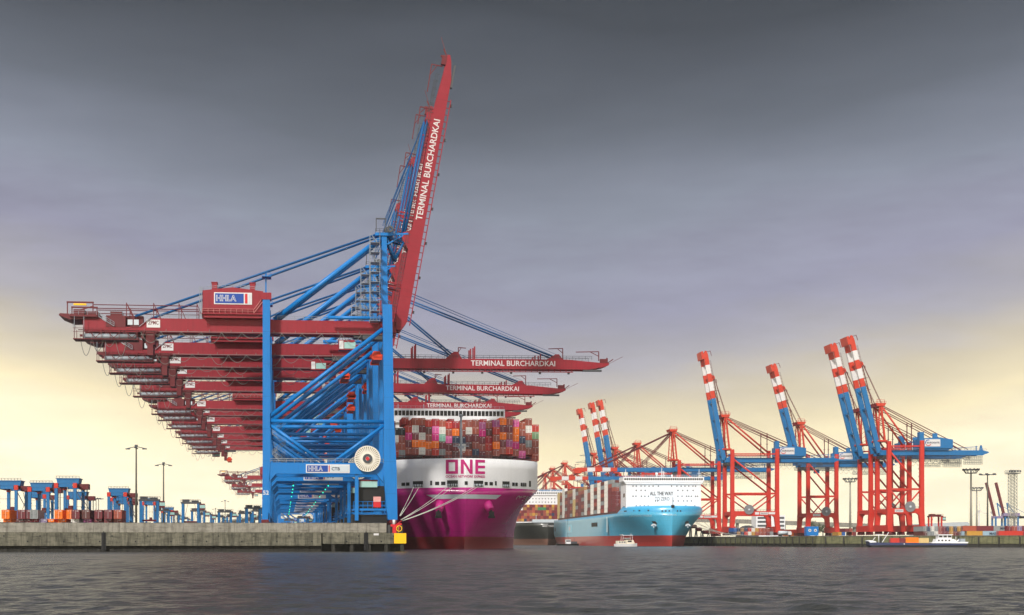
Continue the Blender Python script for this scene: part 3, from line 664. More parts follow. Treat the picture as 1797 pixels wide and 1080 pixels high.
# ------------------------------------------------------------------ ships
def interp(tab, x):
    if x <= tab[0][0]: return tab[0][1]
    for (a, b), (c, d) in zip(tab, tab[1:]):
        if x <= c: return b + (d - b) * (x - a) / (c - a)
    return tab[-1][1]
class Hull:
    def __init__(s, deck, wl, zd, p, rake, length): s.deck, s.wl, s.zd, s.p, s.rake, s.len = deck, wl, zd, p, rake, length
    def a0(s, z): return s.rake * (1 - min(1, max(0, z / s.zd)))
    def half(s, st, z):
        t = min(1, max(0, z / s.zd)) ** s.p; return interp(s.wl, st) * (1 - t) + interp(s.deck, st) * t
    def aft(s, x, z):
        x = abs(x); lo, hi = 0, 160
        for _ in range(30):
            md = (lo + hi) / 2
            if s.half(md, z) < x: lo = md
            else: hi = md
        return s.a0(z) + hi
    def grid(s, m, zs, stations, band, stern=None, top=True):
        n = len(stations); base = len(m.v)
        for z in zs:
            for st in stations:
                a = s.a0(z) * max(0, 1 - st / 120) + st
                if stern and st == stations[-1]: a = stern(z)
                hb = s.half(st, z)
                m.v.append((hb, a, z)); m.v.append((-hb, a, z))
        def vi(i, j, k): return base + (i * n + j) * 2 + k
        for i in range(len(zs) - 1):
            mid = (zs[i] + zs[i + 1]) / 2
            for j in range(n - 1):
                for k in (0, 1):
                    q = [vi(i, j, k), vi(i, j + 1, k), vi(i + 1, j + 1, k), vi(i + 1, j, k)]
                    m.f.append(q if k == 0 else q[::-1]); m.sm.append(True); m.mi.append(band(mid))
            m.f.append([vi(i, n - 1, 0), vi(i, n - 1, 1), vi(i + 1, n - 1, 1), vi(i + 1, n - 1, 0)]); m.sm.append(False); m.mi.append(band(mid))
        if top:
            i = len(zs) - 1
            for j in range(n - 1): m.f.append([vi(i, j, 0), vi(i, j + 1, 0), vi(i, j + 1, 1), vi(i, j, 1)]); m.sm.append(False); m.mi.append(band(zs[-1]))
    def wrap(s, me, x0, z0, off=.12, step=.8):                  # lay flat lettering or patches on the shell plating
        bm = bmesh.new(); bm.from_mesh(me)
        xs = [v.co.x for v in bm.verts]; x = min(xs)
        while x < max(xs):
            bmesh.ops.bisect_plane(bm, geom=bm.verts[:] + bm.edges[:] + bm.faces[:], plane_co=(x, 0, 0), plane_no=(1, 0, 0)); x += step
        for v in bm.verts:
            X, Zz = x0 + v.co.x, z0 + v.co.z; v.co = (X, s.aft(X, Zz) - off, Zz)
        me2 = bpy.data.meshes.new(me.name); bm.to_mesh(me2); bm.free()
        for mm in me.materials: me2.materials.append(mm)
        return me2
def patch(x0, x1, z0, z1, m):
    mb = MB(); mb.add([(x0, 0, z0), (x1, 0, z0), (x1, 0, z1), (x0, 0, z1)], [(0, 1, 2, 3)]); return mb.mesh('patch', m)
def poly_patch(pts, m):
    mb = MB(); mb.add([(x, 0, z) for x, z in pts], [tuple(range(len(pts)))]); return mb.mesh('patch', m)

def hull_paint(name, c, rough=.4, dirt=None):
    return mat(name, c, rough, .10, .12, streak=.35, dirt=dirt or tuple(x * .55 for x in c[:3]), spec=.5, bump=.05, bscale=.35, coat=.5, seam=((2, 3.1, .05), (1, 11, .06)))
HM = hull_paint('magenta_hull_paint', rgb(190, 30, 130), .26)
HB = hull_paint('red_antifouling', rgb(150, 38, 48), .55)
HB2 = hull_paint('bright_red_antifouling', rgb(170, 52, 48), .6)
SKYB = hull_paint('sky_blue_hull_paint', rgb(76, 172, 208), .4)
BLKH = hull_paint('black_hull_paint', rgb(40, 42, 38), .5)

# --- the magenta ship
one = empty('container_ship', (23.55, 465, 0), ROTQ, 'huge magenta and white container ship moored beside the blue cranes', 'container ship')
H1 = Hull([(0, 0), (1.2, 5), (3, 9.5), (6, 16), (11, 22.5), (19, 28.9), (29, 31.0), (45, 31.4)],
          [(0, 0), (4, 1.6), (12, 5), (25, 12), (40, 19.5), (55, 25.5), (75, 30), (95, 31.4)], 21.6, 1.25, 5, 400)
ST = [0, .6, 1.5, 3, 5, 8, 12, 17, 23, 30, 38, 48, 60, 75, 95, 130, 250, 380, 400]
m = MB(); H1.grid(m, [-2, 0, 2.2, 4.4, 6.5, 9, 11.5, 14, 16.5, 19, 21.6], ST, lambda z: 1 if z < 4.4 else 0); m.build('hull', [HM, HB], one)
m = MB(); H1.grid(m, [21.6, 25, 28.5, 31.9], [x for x in ST if x <= 48], lambda z: 0); fc = m.build('forecastle', MT['white'], one)
m = MB()
for i in range(40):
    x0 = -30 + i * 1.5; a, b = H1.aft(min(30, abs(x0)), 30), H1.aft(min(30, abs(x0 + 1.5)), 30)
    if abs(x0) < 30 and abs(x0 + 1.5) < 30: m.rail((x0, a + .4, 31.9), (x0 + 1.5, b + .4, 31.9), 1.1, 1.5, .06)
m.build('bulwark_rail', MT['dsteel'], fc)
def one_px(px, py):                                             # photo pixel to the ship's own x and z near the stem
    d = 478; p = at(px, py, d); return (p.x - 23.55 - (d - 465) * -SQ) * CQ, p.z
def wrapped(me, x, z, name, parent, hull, off=.12):
    return link(name, hull.wrap(me, x, z, off), parent)
MAG = mat('magenta_lettering', rgb(186, 14, 112), .4, .04, 1)
tm = MB()
def strip(*q): tm.add([(x - 6.95, 0, z - 2.5) for x, z in q], [tuple(range(len(q)))])
strip((0, 0), (4.15, 0), (4.15, .95), (0, .95)); strip((0, 4.05), (4.15, 4.05), (4.15, 5), (0, 5)); strip((0, .95), (1.0, .95), (1.0, 4.05), (0, 4.05)); strip((3.15, .95), (4.15, .95), (4.15, 4.05), (3.15, 4.05))
strip((5.1, 0), (6.1, 0), (6.1, 5), (5.1, 5)); strip((8.3, 0), (9.3, 0), (9.3, 5), (8.3, 5)); strip((6.1, 5), (6.1, 3.5), (8.3, 0), (8.3, 1.5))
strip((10.3, 0), (11.3, 0), (11.3, 5), (10.3, 5)); strip((11.3, 4.05), (13.9, 4.05), (13.9, 5), (11.3, 5)); strip((11.3, 2.05), (13.9, 2.05), (13.9, 2.95), (11.3, 2.95)); strip((11.3, 0), (13.9, 0), (13.9, .95), (11.3, .95))
tm = tm.mesh('lettering', MAG); wrapped(tm, 0, 28.9, 'lettering', fc, H1)
tm = text_mesh('OCEAN NETWORK EXPRESS', 14.0, .9, .02); tm.materials.append(MAG); wrapped(tm, 0, 25.5, 'lettering', fc, H1)
tm = text_mesh('ONE IN', 6.2, 1.6, .0)
tm = tm.copy()
for v in tm.vertices: v.co.x += v.co.z * .45
tm.materials.clear(); tm.materials.append(MT['lwhite']); wrapped(tm, 23.2, 18.4, 'lettering', part(one, 'hull')[0], H1)
wrapped(poly_patch([(-13.5, 19.2), (13.5, 19.2), (11.5, 17.7), (-10.2, 17.7)], MT['signgrey']), 0, 0, 'bow_stripe', part(one, 'hull')[0], H1)
k = 5.07                                                         # pixels per metre at the bow
for a, b, t, u in ((235, 302, 541, 583), (463, 536, 537, 581), (648, 716, 540, 582), (862, 918, 546, 588), (160, 184, 545, 567), (190, 213, 543, 566), (350, 363, 555, 586), (383, 410, 538, 562), (423, 452, 537, 561),
                   (582, 603, 557, 582), (727, 750, 540, 563), (764, 789, 541, 564), (805, 818, 556, 586), (939, 960, 548, 572), (965, 985, 549, 573), (1010, 1026, 530, 555), (1030, 1043, 552, 578), (1046, 1060, 553, 579),
                   (110, 130, 524, 550), (1084, 1103, 556, 598)):
    px0, px1 = 670 + a / 4, 670 + b / 4
    big = b - a > 50
    x0, x1 = [(px - 818) / 4.95 for px in (px0, px1)]
    if abs(x0) > 29 or abs(x1) > 29: x0, x1 = [max(-29.4, min(29.4, x)) for x in (x0, x1)]
    cx = (x0 + x1) / 2
    z0 = 21.9 if big else 22.5; z1 = z0 + (u - t) / 4 / 4.9
    if x1 - x0 < .5: continue
    wrapped(patch(x0 - cx, x1 - cx, z0, z1, MT['black']), cx, 0, 'mooring_port', fc, H1)
    if big:
        m = MB()
        for x in (x0 + .6, (x0 + x1) / 2, x1 - .6):
            y = H1.aft(x, 22) - .35; m.tube((x - .3, y, 22), (x - .3, y, 22.9), .16, 6); m.tube((x + .3, y, 22), (x + .3, y, 22.9), .16, 6)
        m.build('fairlead', MT['signgrey'], fc)
PK = mat('lit_magenta_paint', rgb(196, 40, 130), .4, .06, .5)  # hull magenta slightly brightened, light on the bolsters put into the colour
for s in (-1, 1):
    x = 8.2 * s; y = H1.aft(x, 15.5)
    m = MB(); m.tube((x * .97, y + 1.5, 17.0), (x * 1.13, y - 2.2, 13.6), 1.9, 14, 1.35); m.build('hawse_bolster', PK, one)
    m = MB(); m.box(x * 1.15 - .9, x * 1.15 + .9, y - 2.9, y - 2.0, 11.0, 13.3); m.beam((x * 1.15, y - 2.4, 13.2), (x * 1.1, y - 1.6, 14.4), .6); m.beam((x * 1.15 - 1.2, y - 2.5, 11.3), (x * 1.15 + 1.2, y - 2.5, 11.3), .8); m.build('anchor', MT['black'], one)
m = MB(); m.tube((-.2, 12, 31.8), (-.2, 12, 47.6), .5, 10, .34); m.box(-3.0, 2.6, 11.6, 12.6, 36.8, 37.1); m.box(-1.3, .9, 11.2, 13, 36.1, 36.8); m.rail((-3, 11.6, 37.1), (2.6, 11.6, 37.1), .9, .8); m.tube((-.2, 12, 47.4), (-.2, 12, 48.4), .7, 10); m.build('foremast', MT['steel'], one)
# bridge
m = MB(); m.box(-24, 28.5, 100, 112, 42, 54.6); m.box(-27, 31.0, 99, 110, 54.6, 55.4); m.box(-26, 30.4, 99.5, 110, 55.4, 59.2); m.prism([(-20, 53.2), (20, 53.2), (24, 54.6), (-24, 54.6)], 98.6, 100)
br = m.build('bridge_house', MT['white'], one)
for i in range(34):
    x = -25 + i * 1.62; m = MB(); m.box(x, x + 1.3, 99.42, 99.5, 56.2, 58.3); m.build('bridge_window', MT['glass'], br)
m = MB(); m.rail((-26, 99.4, 59.2), (30, 99.4, 59.2), 1.1, 2)
for x in (-15, -4, 3, 12): m.tube((x, 104, 59), (x, 104, 61.6), .15, 5)
m.build('bridge_rail', MT['steel'], br)
m = MB()
for i in range(25): m.beam((-29.9 + i * 2.495, 25.2, 31.9), (-29.9 + i * 2.495, 25.2, 34.4), .16)
m.beam((-29.9, 25.2, 34.3), (29.9, 25.2, 34.3), .2); m.beam((-29.9, 25.2, 33.0), (29.9, 25.2, 33.0), .15); m.box(-31, 31, 49, 400, 21.6, 24.2)
m.build('lashing_bridge', MT['red2'], one)

# the 22 stacks of the forward bay, top tier first
GRID = """black,white,rust brown,red|black,brown,rust brown,grey|red,magenta,maroon,brown|rust brown,white,maroon,orange,brown|rust brown,maroon,white,orange,white|red,dark brown,brown,orange,brown|crimson,pink,magenta,orange,red
rust brown,white,mint green,maroon,grey|red,brown,pink,maroon,brown|crimson,orange,navy,maroon,dark brown|rust brown,brown,navy,white,brown|brown,white,maroon,dark brown,rust brown|brown,rust brown,maroon,brown,navy|purple pink,magenta,maroon,brown,maroon
brown,dark brown,crimson,red,brown|purple pink,red,brown,orange,brown|orange,maroon,orange,maroon,brown|brown,maroon,brown,purple pink,red|pink,orange,orange,magenta,brown|rust brown,brown,navy,brown,pink|brown,white,rust brown,grey,brown|red,pale green,brown,brown,rust brown"""
cols = GRID.replace('\n', '|').split('|')
TOPY = [392, 392, 362, 280, 280, 298, 290, 298, 318, 318, 325, 302, 298, 325, 318, 300, 277, 277, 300, 322, 285, 355]
PITCH = 2.52
for i, c in enumerate(cols):
    cs = c.split(','); x = -17.7 + (i - 2) * 2.495; y = 26.5 - (1.6 if 15 <= i <= 17 else 0) + .25 * (i * 7 % 3)
    d = 465 + y + x * SQ
    ztop = HC + (YC - (690 + TOPY[i] / 6.42)) * d / F
    z = ztop - 2.68
    for j, col in enumerate(cs):
        p = Vector((23.55 + x * CQ - y * SQ, 465 + x * SQ + y * CQ, z))
        container(col, p, ROTQ, '%s container, %s tier from top, %s stack from left, magenta ship' % (col, ORD[j], ORD[i]),
                  'containers stacked on the magenta ship', h=2.64)
        z -= 2.72
for i in range(22):                                              # a second bay whose tops show over the first
    if i in (1, 4, 7, 10, 12, 18): continue
    x = -17.7 + (i - 2) * 2.495; y = 40.5; z = 48.6 + (i * 7 % 5) * .35
    p = Vector((23.55 + x * CQ - y * SQ, 465 + x * SQ + y * CQ, z - 2.9))
    container(('brown', 'rust brown', 'red', 'maroon', 'crimson')[i % 5], p, ROTQ, '%s container topping second bay behind %s stack from left, magenta ship' % (('brown', 'rust brown', 'red', 'maroon', 'crimson')[i % 5], ORD[i]), 'containers in the second bay of the magenta ship', h=2.64)
m = MB(); m.box(-29.5, 29.5, 41, 53, 24.2, 44.5); m.build('hold_cover', MT['red2'], one)
m = MB(); m.box(-29, 29, 27, 38.5, 31.9, 32.2); m.build('hatch_cover', MT['red2'], one)

def rope(p, q, sag, label, group, r=.11):
    p = Vector(p); q = Vector(q); pts = []
    for i in range(17):
        t = i / 16; c = p.lerp(q, t); c.z -= sag * 4 * t * (1 - t); pts.append(c)
    m = MB(); m.path(pts, r, 5); o = m.build('mooring_rope', MT['rope']); return tag(o, label, 'rope', group)
def one_world(x, y, z): return Vector((23.55 + x * CQ - y * SQ, 465 + x * SQ + y * CQ, z))
RL = ['upper left white mooring rope from the magenta bow to the quay corner', 'second white rope from the left port of the magenta bow', 'third white rope from the left, from the middle left bow port', 'fourth white rope from the left, from the middle left bow port',
      'fifth white rope from the left, from the middle right bow port', 'rightmost and longest white rope from the magenta bow to the quay']
for i, px in enumerate((730, 739, 787, 796, 834, 840)):
    x = (px - 818) / 4.95; y = H1.aft(x, 21.6) - .4
    q = quay(35.0 + .2 * i, -25.2 + 1.2 * (i // 2), 8.3 + (1.0 if i < 2 else 0) - .25 * (i > 3))
    rope(one_world(x, y, 22.0), q, .25 + .3 * (i // 2), RL[i], 'mooring ropes of the magenta ship', .10)

# --- the sky blue ship
MR = math.atan(.024); CM, SM = math.cos(MR), math.sin(MR)
mae = empty('container_ship', (165, 800, 0), MR, 'sky blue container ship with white accommodation block at its bow', 'container ship')
def mw(x, y, z): return Vector((165 + x * CM - y * SM, 800 + x * SM + y * CM, z))
H2 = Hull([(0, 0), (1.5, 6), (4, 11), (8, 16), (14, 20.4), (22, 23.6), (32, 25.3), (45, 26.7)], [(0, 0), (8, 2.6), (20, 7), (35, 13), (55, 20), (75, 25), (95, 26.7)], 20, 1.15, 2.5, 330)
ST2 = [0, .7, 1.8, 4, 8, 14, 22, 32, 45, 60, 78, 95, 150, 250, 318]
m = MB(); H2.grid(m, [-2, 0, 3.3, 6.6, 9, 12, 15, 18, 20.6], ST2, lambda z: 1 if z < 6.6 else 0, stern=lambda z: 296 + min(1, max(0, z / 9)) * 24); h2 = m.build('hull', [SKYB, HB2], mae)
m = MB()
base = [s for s in ST2 if s <= 32] + [40]
n = len(base)
for zi, (z, k_) in enumerate(((20.6, 0), (22.8, 0), (24.5, 1.3))):
    for s in base:
        hb = max(0, H2.half(s, 21) - k_); zz_ = z if s < 33 else 20.7
        m.v.append((hb, s + k_ * .5, zz_)); m.v.append((-hb, s + k_ * .5, zz_))
for i in range(2):
    for j in range(n - 1):
        for kk in (0, 1):
            q = [(i * n + j) * 2 + kk, (i * n + j + 1) * 2 + kk, ((i + 1) * n + j + 1) * 2 + kk, ((i + 1) * n + j) * 2 + kk]
            m.f.append(q if kk == 0 else q[::-1]); m.sm.append(True); m.mi.append(0)
for j in range(n - 1): m.f.append([(2 * n + j) * 2, (2 * n + j + 1) * 2, (2 * n + j + 1) * 2 + 1, (2 * n + j) * 2 + 1]); m.sm.append(False); m.mi.append(0)
m.build('bow_bulwark', hull_paint('lit_bow_blue', rgb(62, 166, 212), .4), mae)  # separate bright blue stands in for light on the rounded bow top
def mtxt(s, wd, ht, x, z, mm, bold=.0, hull=H2, parent=h2, off=.12):
    tm = text_mesh(s, wd, ht, bold).copy(); tm.materials.clear(); tm.materials.append(mm); return wrapped(tm, x, z, 'lettering', parent, hull, off)
PALE = mat('pale_hull_lettering', rgb(186, 214, 222), .5, .05, 1)
mtxt('LEONIDIO MAERSK', 10.5, 1.2, -16.6, 18.6, PALE, .0)
mtxt('MAERSK', 8.5, 1.0, -1.6, 19.0, PALE, .0)
m = MB(); m.beam((0, -.3, 24.5), (0, -.3, 29.5), .25); m.box(-.9, .9, -.5, .4, 23.4, 24.9); m.build('bow_light_post', MT['black'], mae)
for i, x in enumerate((-24, -20.5, -18, -13.5, -6, -4, -2, 3, 5)):
    wrapped(patch(-.42, .42, 0, .8, MT['black']), x, 20.9 if abs(x) < 10 else 21.3, 'mooring_port', h2, H2)
for s in (-1, 1):
    x = 9.5 * s; y = H2.aft(x, 14.2)
    m = MB(); m.prism([(x - 1.9, 15.2), (x + 1.5, 15.2), (x + 1.7, 13.6), (x - .3, 13.4)], y - 1.0, y + 1.2); m.build('anchor_recess', MT['black'], mae)
    m = MB(); m.ring((x + .9 * s, 0, 12.0), .8, 1.7, y - 1.8, y - 1.0, 10, 10, 170); m.beam((x + .9 * s, y - 1.2, 11.2), (x + .9 * s, y - 1.2, 13.6), .5); m.build('anchor', MT['signgrey'], mae)
# logo, side door and sea marks on the port side (x = -26.7, facing left)
def side_box(y0, y1, z0, z1, m_, name, th=.1):
    m = MB(); m.box(-26.7 - th, -26.68, y0, y1, z0, z1); return m.build(name, m_, h2)
side_box(222, 243, 10.0, 16.0, mat('pale_square_emblem', rgb(150, 204, 222), .5, .05, 1), 'emblem_square')
m = MB(); pts = []
for i in range(14):
    a = R(90 + i * 180 / 7); r_ = (2.6, 1.15)[i % 2]; pts.append((232.5 - 3.2 * r_ * math.cos(a) * .9, 13 + r_ * math.sin(a)))
m.prism(pts, -26.86, -26.81, 'x'); m.build('star_emblem', MT['lwhite'], h2)
side_box(108, 132, 13.2, 16.0, MT['black'], 'side_door'); side_box(70, 74, 9, 19, PALE, 'draught_mark'); side_box(310, 315, 11.5, 14.5, MT['black'], 'stern_opening')
m = MB(); m.box(-26.82, -26.7, 242.5, 243.0, 6.6, 21); m.build('fender_rope', MT['dsteel'], h2)
# accommodation
m = MB(); m.box(-23.4, 23.4, 25, 42, 20.6, 39.6); m.box(-24.6, 24.6, 24, 40, 39.6, 40.3); m.box(-25.2, 25.2, 24.2, 38, 40.3, 43.0); m.prism([(-23.4, 38.4), (23.4, 38.4), (24.6, 39.6), (-24.6, 39.6)], 24.2, 25); m.box(-6, 9, 24.1, 25, 38.6, 39.6)
ac = m.build('accommodation', MT['white'], mae)
for i in range(36):
    x = -24.6 + i * 1.37; m = MB(); m.box(x, x + 1.05, 24.1, 24.2, 41.0, 42.2); m.build('bridge_window', MT['glass'], ac)
wm = MB().box(-.33, .33, -.06, 0, -.38, .38).mesh('window', MT['glass'])
for zr, xs_ in ((37.3, (-19, -17, -14, -11.6, -9, -6.5, -3.2, 5, 8.4, 11, 13.4, 15.8, 18.4, 20)), (34.6, (-17, -14, -11.4, 9, 12, 15, 18.5)), (31.0, (-19, -17.2, -13.8, -11.6, -9.4, 9, 11.6, 14.4, 15.8, 17.4, 20, 21.2)),
                (28.1, (-5, -3.6, 6, 9.2, 12.6, 14.8, 17.4)), (25.0, (-17, -14.6, -12, -9.6, 14, 19.6))):
    for x in xs_: link('window', wm, ac, (x, 25, zr))
lettering('ALL THE WAY', 14.6, 2.3, MT['black'], ac, (-1.2, 24.9, 32.7), .02); lettering('TO ZERO', 9.0, 2.2, MT['dsteel'], ac, (-.8, 24.9, 29.4), -.005)
m = MB(); m.rail((-25.2, 24.3, 43), (25.2, 24.3, 43), 1.1, 1.5)
for x, hh in ((-23, 5), (-.4, 7), (.8, 4), (23, 5)): m.tube((x, 28, 43), (x, 28, 43 + hh), .28, 6, .1); m.beam((x - 1.4, 28, 43 + hh * .5), (x + 1.4, 28, 43 + hh * .5), .15)
m.tube((-3.6, 28, 43), (-3.6, 28, 44.6), .3, 6); m.tube((-3.6, 28, 44.4), (-3.6, 28, 45.8), .8, 10); m.tube((6, 28, 43), (6, 28, 44.6), .5, 8); m.build('radar_mast', MT['white'], ac)
for z_ in (22.5, 30.5):
    m = MB(); m.box(-23.46, -23.4, 28, 34, z_, z_ + 2.4); m.build('side_window', MT['glass'], ac)
# deck cargo
m = MB(); m.box(-26, 26, 42, 300, 20.6, 21.9)
for k in range(19): m.box(-26.3, 26.3, 44.2 + k * 13.6, 45.0 + k * 13.6, 21.9, 25.2 + 5.4 * (k % 2)); 
m.build('lashing_bridge', MT['c dark brown'], mae)
pat = ['maroon', 'maroon', 'white', 'brown', 'white', 'brown', 'white', 'brown', 'white', 'brown', 'maroon', 'brown', 'cream', 'brown', 'maroon', 'brown', 'white', 'brown', 'cream']
hts = [7, 8, 8, 8, 8, 8, 8, 7, 7, 8, 8, 8, 8, 8, 8, 8, 9, 8, 8]
inner = []
for b in range(19):
    y = 45.6 + 13.6 * b
    for j in range(hts[b]):
        c = pat[b]
        if c == 'brown': c = ('dark brown', 'grey', 'maroon', 'brown')[(j * 3 + b) % 4]
        if c == 'maroon' and j >= hts[b] - 2: c = ('ochre' if b > 6 else 'grey') if j == hts[b] - 1 else 'brown'
        if b == 12 and j > 4: c = 'white'
        container(c, mw(-25.0, y, 22.0 + 2.62 * j), MR, '%s container, %s tier up, %s port stack from bow, sky blue ship' % (c, ORD[j], ORD[b]), 'containers along the port side of the sky blue ship')
    if b in (2, 4, 6):
        for k_ in (1, 2):
            container('white', mw(-25.0 + 2.5 * k_, y, 22.0 + 2.62 * (hts[b] - 1)), MR, 'white container topping %s port stack from bow, %s row inboard, sky blue ship' % (ORD[b], ORD[k_ - 1]), 'inboard white containers of the sky blue ship')
    if b == 0:
        for k_ in range(1, 5):
            for j in range(7):
                c = 'grey' if j == 6 else ('ochre', 'grey', 'red', 'maroon')[k_ % 4] if j == 5 else ('maroon', 'dark brown', 'maroon', 'brown')[(j + k_) % 4]
                container(c, mw(-25.0 + 2.5 * k_, y, 22.0 + 2.62 * j), MR, '%s container, %s tier up, %s inboard stack beside accommodation, sky blue ship' % (c, ORD[j], ORD[k_ - 1]), 'foremost inboard containers of the sky blue ship')
    inner.append((-23.6 + (5 if b in (2, 4, 6) else 10 if b == 0 else 0), 24, y, y + 12.2, hts[b]))
ML = ['lowest long pale rope from the sky blue bow to the right quay', 'second lowest pale rope from the sky blue bow to the right quay', 'middle pale rope from the stem of the sky blue ship', 'upper pale rope from right of the sky blue stem', 'short pale rope from the starboard side of the sky blue bow']
for i, (x, tx, ty) in enumerate(((-9, 236, 900), (-6, 234, 903), (2, 231, 907), (6, 227, 911), (17, 222, 915))):
    y = H2.aft(x, 19.5) - .3; rope(mw(x, y, 20.2), (tx, ty, 7.2), 3 - i * .35, ML[i], 'mooring ropes of the sky blue ship', .13)

# --- the black ship behind
msc = empty('container_ship', (132.7, 1180, 0), MR, 'black hulled container ship with yellow brown cargo between the magenta and blue ships', 'container ship')
def sw(x, y, z): return Vector((132.7 + x * CM - y * SM, 1180 + x * SM + y * CM, z))
H3 = Hull([(0, 0), (1.5, 8), (5, 15), (12, 21), (22, 25.5), (36, 27.5)], [(0, 0), (10, 4), (25, 13), (45, 22), (70, 27.5)], 19, 1.1, 4, 380)
m = MB(); H3.grid(m, [-2, 0, 2.5, 5.5, 9, 12, 16, 20], [0, .8, 2, 5, 9, 15, 24, 36, 50, 70, 160, 380], lambda z: 1 if z < 5.5 else 0); h3 = m.build('hull', [BLKH, hull_paint('brown_antifouling', rgb(120, 84, 70), .6)], msc)
mtxt('MSC TRIESTE', 12.5, 1.5, 1.5, 16.8, MT['lwhite'], .02, H3, h3)
for s, y0 in (('M', 150), ('S', 112), ('C', 74)):
    tm = text_mesh(s, 18, 9.5, .03).copy(); tm.materials.clear(); tm.materials.append(MAT := MT['reel'])
    o = link('lettering', tm, h3, (-27.75, y0, 11)); o.rotation_euler = (0, 0, R(-90))
m = MB(); m.box(-22, 22, 96, 110, 20, 47.5); m.box(-27, 27, 95, 106, 47.5, 51.5); a3 = m.build('accommodation', MT['white'], msc)
for i in range(26): m = MB(); m.box(-26 + i * 2, -24.8 + i * 2, 94.9, 95, 48.9, 50.4); m.build('bridge_window', MT['glass'], a3)
for i in range(14):
    for z_ in (40.5, 43.8): m = MB(); m.box(-20 + i * 3, -19.2 + i * 3, 95.9, 96, z_, z_ + 1); m.build('window', MT['glass'], a3)
m = MB(); m.rail((-27, 95, 51.5), (27, 95, 51.5), 1.2, 3, .1)
for x in (-20, -3, 4, 16): m.tube((x, 98, 51), (x, 98, 57), .3, 5)
m.build('radar_mast', MT['white'], a3)
m = MB(); m.box(-12, 12, 14, 20, 20, 23); m.beam((-9, 14, 20), (-9, 14, 27), .4); m.rail((-14, 12, 20), (14, 12, 20), 1.2, 2, .1); m.rail((-27, 40, 20), (-27, 66, 20), 2, 3, .15); m.build('forecastle_gear', MT['signgrey'], msc)
mcols = ['ochre', 'maroon', 'ochre', 'brown', 'ochre', 'maroon', 'dark brown', 'yellow', 'dark brown', 'maroon', 'ochre', 'rust brown', 'navy', 'brown']
for i in range(-9, 7):
    for j in range(6 if i > -7 else 4):
        c = mcols[(i * 5 + j * 3 + (i * j) % 4) % 14]
        if j == 4 and i in (-1, 0, 1): c = 'green'
        container(c, sw(i * 2.55, 42, 21.5 + 2.62 * j), MR, '%s container on the black ship, %s tier up, %s stack from left' % (c, ORD[j], ORD[i + 9]), 'containers at the bow of the black ship')

# ------------------------------------------------------------------ red and blue cranes of the right shore
def stripes_boom(ang):
    m = MB()
    segs_ = [(0, 45, 0), (45, 50.5, 1), (50.5, 57, 2), (57, 63, 1), (63, 69.4, 2), (69.4, 77, 1)]
    for v in (5.0, 15.4):
        for a, b, k_ in segs_:
            m.m = k_; m.box(-b, -a - .004, v - 1.0, v + 1.0, -1.6, 1.5)
        m.m = 1; m.prism([(-77, -1.6), (-77, 1.5), (-79.2, 1.0), (-79.8, .2), (-79.0, -.6)], v - .9, v + .9)
        m.m = 0
    m.m = 1
    for s in (75.5, 60): m.box(-s - .5, -s + .5, 6, 14.4, -.6, .8)
    m.m = 0
    for s in (4, 16, 30, 42): m.box(-s - .5, -s + .5, 6, 14.4, -.6, .8)
    m.m = 1; m.box(-79.6, -74, 4.0, 16.4, -3.2, -1.6); m.prism([(-62, 1.5), (-60.6, 3.6), (-59, 3.6), (-57.6, 1.5)], 4.4, 5.6); m.prism([(-62, 1.5), (-60.6, 3.6), (-59, 3.6), (-57.6, 1.5)], 14.8, 16)
    return m
EH = Vector((-4.6, 0, 54.2))
def e_pt(s, t, ang, v): c, n = math.cos(ang), math.sin(ang); return Vector((EH.x - s * c + t * n, v, EH.z + s * n + t * c))
def e_stays(ang):
    m = MB()
    for v in (5.0, 15.4):
        a = Vector((-3.5, v, 85.2))
        if ang < .3:
            for s in (59.8, 26):
                m.tube(a, e_pt(s, 2.2, ang, v), .3, 5); m.tube(a + Vector((0, .6, -.7)), e_pt(s - 1.4, 2.0, ang, v), .26, 5)
        else:
            for j in range(3): m.tube(a + Vector((.4 * j, 0, 1.5)), e_pt(59.8 + j, 3.2, ang, v), .11, 4)
            m.tube(e_pt(59, 2.8, ang, v), e_pt(30, 3.4, ang, v), .3, 5); m.tube(e_pt(30, 3.4, ang, v), a, .3, 5)
            for s in (30, 42, 50): m.tube(e_pt(s, 1.5, ang, v), e_pt(s, 4.4, ang, v), .16, 4)
    return m
